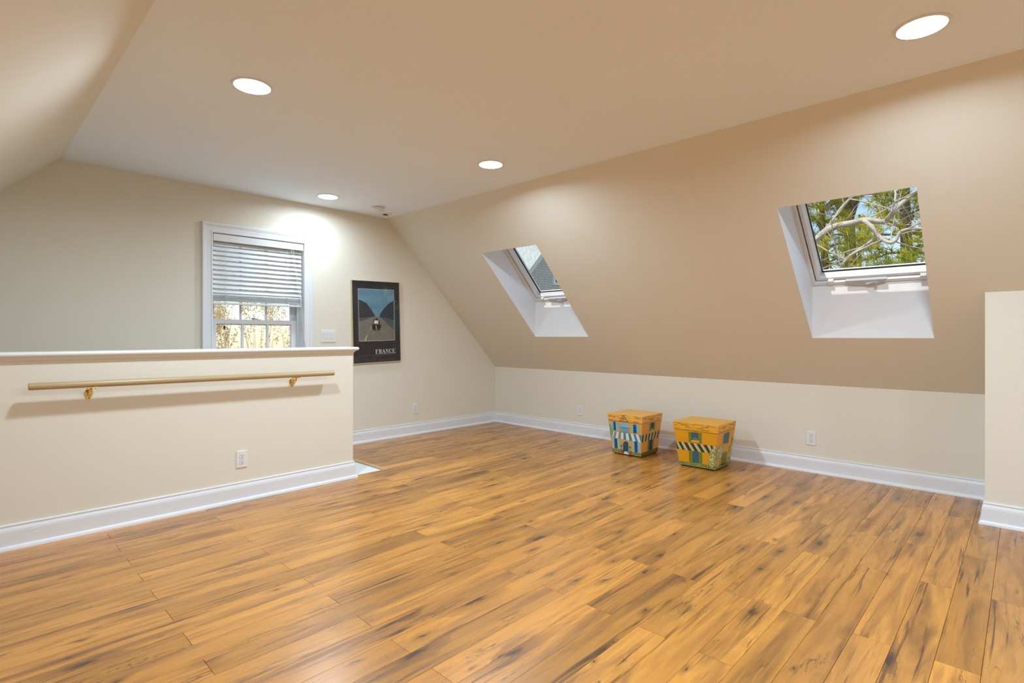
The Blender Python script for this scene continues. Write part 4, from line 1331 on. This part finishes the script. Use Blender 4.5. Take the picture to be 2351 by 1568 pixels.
def pine(pos, h, spread, label, seed, zlow=0.35, tufts=9, tl=0.26, mat='needles', r=0.15):
    rnd = random.Random(seed)
    t = thing('pine_tree', label, 'tree', (pos[0], pos[1], GZ), group='trees outside the skylight')
    tr, fo = MB(), MB()
    lean = Vector((rnd.uniform(-0.02, 0.02), rnd.uniform(-0.02, 0.02), 1))
    pts = [lean * (h * i / 10) + Vector((rnd.uniform(-1, 1), rnd.uniform(-1, 1), 0)) * 0.04 for i in range(11)]
    tr.tube(pts, [r * (1 - 0.8 * i / 10) + 0.015 for i in range(11)], 10, False)
    br = MB()
    nwh = int(h * 1.7)
    for w in range(nwh):
        q = zlow + (1 - zlow) * w / nwh
        z = h * q
        ln = spread * (1.0 - 0.75 * (q - zlow) / (1 - zlow)) * rnd.uniform(0.75, 1.15)
        a0 = rnd.random() * 6.283
        for k in range(rnd.randint(4, 6)):
            a = a0 + k * 6.283 / 5 + rnd.uniform(-0.35, 0.35)
            d = Vector((math.cos(a), math.sin(a), rnd.uniform(-0.05, 0.35))).normalized()
            base = lean * z
            tip = base + d * ln * rnd.uniform(0.6, 1.0)
            br.tube([base, (base + tip) / 2 + Vector((0, 0, 0.06)), tip], [0.028, 0.018, 0.007], 5, False)
            for j in range(tufts):
                s = rnd.uniform(0.35, 1.05)
                p = base + (tip - base) * s + Vector((rnd.gauss(0, 0.16), rnd.gauss(0, 0.16), rnd.gauss(0.03, 0.08)))
                tuft(fo, rnd, p, tl, 24, 0.034)
    tk = tr.build('trunk', 'bark_pine', t, True)
    br.build('branches', 'bark_pine', t, True)['kind'] = 'stuff'
    fo.build('foliage', mat, t, fix=False)['kind'] = 'stuff'
    return t

def bare_tree(pos, h, label, seed, mat='bark_dark', r=0.13, depth=4, kids=3, fork=0.5, group='trees outside the skylight', buds=False, trunks=1, spread=0.55, name='bare_tree', width=None):
    rnd = random.Random(seed)
    t = thing(name, label, 'tree', (pos[0], pos[1], GZ), group=group)
    tips = []
    tr, br = MB(), MB()
    for k in range(trunks):
        d = Vector((rnd.uniform(-0.3, 0.3), rnd.uniform(-0.3, 0.3), 1)) if trunks > 1 else Vector((rnd.uniform(-0.06, 0.06), rnd.uniform(-0.06, 0.06), 1))
        top = d.normalized() * h * fork
        tr.tube([Vector((0, 0, 0)), top * 0.5 + Vector((rnd.uniform(-1, 1), rnd.uniform(-1, 1), 0)) * 0.06, top], [r, r * 0.85, r * 0.7], 8, False)
        for j in range(kids + 1):
            a = j * 6.283 / (kids + 1) + rnd.uniform(-0.5, 0.5)
            nd = (d.normalized() + Vector((math.cos(a), math.sin(a), 0.15)) * spread * rnd.uniform(0.7, 1.4)).normalized()
            branch(br, rnd, top, nd, h * (1 - fork) * rnd.uniform(0.45, 0.7), r * 0.55, depth - 1, tips, spread, kids)
    if width:
        m = max(max(abs(v[0]), abs(v[1])) for v in br.v + tr.v)
        k = min(1.0, width / m)
        for q in (tr, br):
            q.v = [(v[0] * k, v[1] * k, v[2]) for v in q.v]
        tips = [(Vector((p.x * k, p.y * k, p.z)), d) for p, d in tips]
    tr.build('trunk', mat, t, True)
    br.build('branches', mat, t, True)
    if buds:
        fo = MB()
        for p, d in tips:
            tuft(fo, rnd, p, 0.05, 3, 0.25)
        fo.build('buds', 'buds', t, fix=False)['kind'] = 'stuff'
    return t

def polar(ang, dist):
    return (dist * math.cos(math.radians(ang)), dist * math.sin(math.radians(ang)))

pine(polar(13.6, 15.5), 10.5, 1.35, 'pine tree with a thick trunk standing beside the forked bare tree', 11, 0.42, 8)
pine(polar(7.2, 13.0), 11.5, 1.15, 'pine tree with a straight dark trunk and tall crown', 12, 0.40, 8)
pine(polar(10.6, 25), 9.2, 2.0, 'broad yellow green pine standing behind the forked bare tree', 13, 0.25, 8, 0.34, 'needles_far')
pine(polar(16.6, 22), 9.2, 1.7, 'far pine behind the thick trunked pine', 14, 0.25, 7, 0.34, 'needles_far')
pine(polar(4.6, 21.0), 9.4, 1.7, 'far pine behind the straight trunked pine', 15, 0.25, 7, 0.34, 'needles_far')
bare_tree(polar(10.9, 19), 13.0, 'dark bare tree with a trunk forked into two limbs', 21, 'bark_dark', 0.20, 5, 3, 0.60, spread=0.45)

# pale limbed tree close to the house
pt = thing('bare_tree', 'pale barked bare tree with long limbs reaching across the skylight', 'tree', (*polar(20.0, 8.6), GZ), group='trees outside the skylight')
po_ = Vector(pt.location)
rnd = random.Random(5)
def PP(ang, dist, z):
    return Vector((*polar(ang, dist), z)) - po_
tr, br = MB(), MB()
tips = []
tr.tube([Vector((0, 0, 0)), PP(19.8, 8.6, -1.0), PP(19.2, 8.55, 1.4), PP(18.6, 8.5, 3.2), PP(19.2, 8.6, 6.0)], [0.16, 0.14, 0.11, 0.08, 0.04], 10, False)
def limb(pts, r0, r1, twigs=7):
    n = len(pts)
    # refine
    fine = []
    for i in range(n - 1):
        p0, p1, p2, p3 = pts[max(i - 1, 0)], pts[i], pts[i + 1], pts[min(i + 2, n - 1)]
        for k in range(5):
            t = k / 5
            fine.append(0.5 * ((2 * p1) + (p2 - p0) * t + (2 * p0 - 5 * p1 + 4 * p2 - p3) * t * t + (3 * p1 - p0 - 3 * p2 + p3) * t ** 3))
    fine.append(pts[-1])
    br.tube(fine, [r0 + (r1 - r0) * i / (len(fine) - 1) for i in range(len(fine))], 8, True)
    for k in range(twigs):
        p = fine[rnd.randint(2, len(fine) - 1)]
        d = Vector((rnd.uniform(-0.5, 0.5), rnd.uniform(-1.0, 0.5), rnd.uniform(-0.5, 1.0)))
        branch(br, rnd, p, d, rnd.uniform(0.4, 0.9), 0.010, 1, tips, 0.6, 2, 0.0, 4)
limb([PP(18.9, 8.5, 1.9), PP(17.0, 8.4, 2.25), PP(14.9, 8.3, 2.36), PP(13.2, 8.25, 2.56), PP(11.4, 8.2, 2.60), PP(10.3, 8.2, 2.62), PP(9.0, 8.2, 2.58), PP(8.2, 8.1, 2.70), PP(7.3, 8.1, 2.82), PP(5.6, 8.0, 3.0)], 0.050, 0.022, 9)
limb([PP(10.6, 8.2, 2.62), PP(10.0, 8.1, 2.52), PP(9.4, 8.1, 2.38), PP(8.7, 8.0, 2.28), PP(8.2, 8.0, 2.30), PP(7.8, 8.0, 2.40), PP(6.8, 8.0, 2.42), PP(5.5, 8.0, 2.38)], 0.030, 0.014, 7)
limb([PP(19.2, 8.55, 0.6), PP(16.0, 8.4, 1.25), PP(14.0, 8.3, 1.62), PP(12.6, 8.2, 1.98), PP(11.5, 8.2, 2.18), PP(10.0, 8.2, 2.34), PP(8.6, 8.1, 2.5)], 0.036, 0.008, 9)
limb([PP(13.6, 8.3, 2.5), PP(12.4, 8.3, 2.80), PP(11.4, 8.4, 2.98), PP(10.2, 8.4, 3.05), PP(9.0, 8.4, 3.5)], 0.016, 0.006, 8)
limb([PP(8.5, 8.1, 2.66), PP(8.2, 8.2, 2.9), PP(8.5, 8.3, 3.1), PP(8.7, 8.4, 3.5)], 0.016, 0.008, 6)
tr.build('trunk', 'bark_pale', pt, True)
br.build('limbs', 'bark_pale', pt, True)

# shrubs and thin trees beyond the gable window
for i, (a, dst, h) in enumerate(((65.5, 11, 6.3), (73.5, 11, 6.6), (61.5, 14, 6.8), (69.2, 13.6, 7.0), (65.0, 17.5, 7.6), (72.0, 17.0, 7.4), (68.4, 21, 8.2), (73.6, 21.5, 8.0), (63.2, 21.0, 8.0))):
    bare_tree(polar(a, dst), h, 'tan leafless sapling with budding twigs beyond the gable window', 40 + i, 'bark_tan', 0.042, 5, 3, 0.45, group='budding saplings beyond the gable window', buds=True, trunks=1, spread=0.7, name='budding_sapling', width=0.85)

# neighbouring house seen through the far skylight
def shingles(name, a, b, gap, sx, sy):
    t = NT(name)
    bt = t.n('TexBrick', None, Vector=t.n('TexCoord').outputs['Object'], Color1=a, Color2=b, Mortar=gap, Scale=1.0, Mortar_Size=0.006, Brick_Width=sx, Row_Height=sy)
    bt.inputs['Bias'].default_value = 0.0
    t.bsdf(bt.outputs['Color'], 0.85, 0.1, 0, t.bump(bt.outputs['Fac'], 0.4, 0.01))
shingles('roof_shingles', (0.40, 0.43, 0.40), (0.49, 0.52, 0.49), (0.27, 0.29, 0.27), 0.13, 0.07)
shingles('wall_shakes', (0.56, 0.54, 0.50), (0.66, 0.64, 0.60), (0.36, 0.35, 0.33), 0.07, 0.072)
plain('house_trim', (0.80, 0.82, 0.74), 0.6, 0.3)
plain('dark_pane', (0.05, 0.065, 0.07), 0.15, 0.5)
hs = thing('neighbour_house', 'grey shingled house with pale roof and gabled dormer', 'house', (12.5, 12.0, GZ))
HL = Vector(hs.location)
def hp(name, mat, f, rot=None, org=None, parent=None):
    mb = MB()
    f(mb)
    if rot is None:
        mb.v = [tuple(Vector(v) - HL) for v in mb.v]
    o = mb.build(name, mat, parent or hs)
    if rot is not None:
        o.location = Vector(org) - HL
        o.rotation_euler = rot
    return o
hp('wall', 'wall_shakes', lambda m: m.quad((0, 0, 0), (10, 0, 0), (10, 5.5, 0), (0, 5.5, 0)), (math.pi / 2, 0, 0), (8.0, 9.9, GZ))
PITCH = math.radians(42)
hp('roof', 'roof_shingles', lambda m: m.box((0, 0, -0.06), (11, 7.0, 0)), (PITCH, 0, 0), (7.5, 9.45, 1.80))
# dormer: gable face at y = 10, lapped shake courses
ax, az, hwid, zb0 = 12.95, 4.80, 2.35, 2.05
hp('dormer_gable', 'wall_shakes', lambda m: m.quad((-hwid, 0, 0), (hwid, 0, 0), (hwid, az - hwid - zb0, 0), (0, az - zb0, 0), (-hwid, az - hwid - zb0, 0)), (math.pi / 2, 0, 0), (ax, 10.0, zb0))
for s in (-1, 1):
    def rake(m, s=s):
        w = 0.16
        m.prism([(0, 0), (s * (hwid + 0.25), -(hwid + 0.25)), (s * (hwid + 0.25), -(hwid + 0.25) - w * 1.414), (0, -w * 1.414)], lambda u, v, t: (ax + u, 10.0 + t, az + 0.14 + v), -0.05, 0.03)
    hp('rake_board', 'house_trim', rake)
    def drf(m, s=s):
        a, b = (0, az + 0.18), (s * (hwid + 0.3), az + 0.18 - hwid - 0.3)
        m.add([(ax + a[0], 9.85, a[1]), (ax + b[0], 9.85, b[1]), (ax + b[0], 15, b[1]), (ax + a[0], 15, a[1])], [(0, 1, 2, 3)])
    hp('dormer_roof', 'roof_shingles', drf)
dw = hp('dormer_window', 'house_trim', lambda m: frame_ring(m, (12.20, 2.72, 13.5, 3.75), [(0.085, 0.0), (0.085, 0.04), (0.0, 0.04), (0.0, 0.0)], lambda u, v, h: (u, 10.0 - h, v)))
hp('window_pane', 'dark_pane', lambda m: m.quad((12.2, 9.985, 2.72), (13.5, 9.985, 2.72), (13.5, 9.985, 3.75), (12.2, 9.985, 3.75)), parent=dw)
bpy.context.view_layer.update()
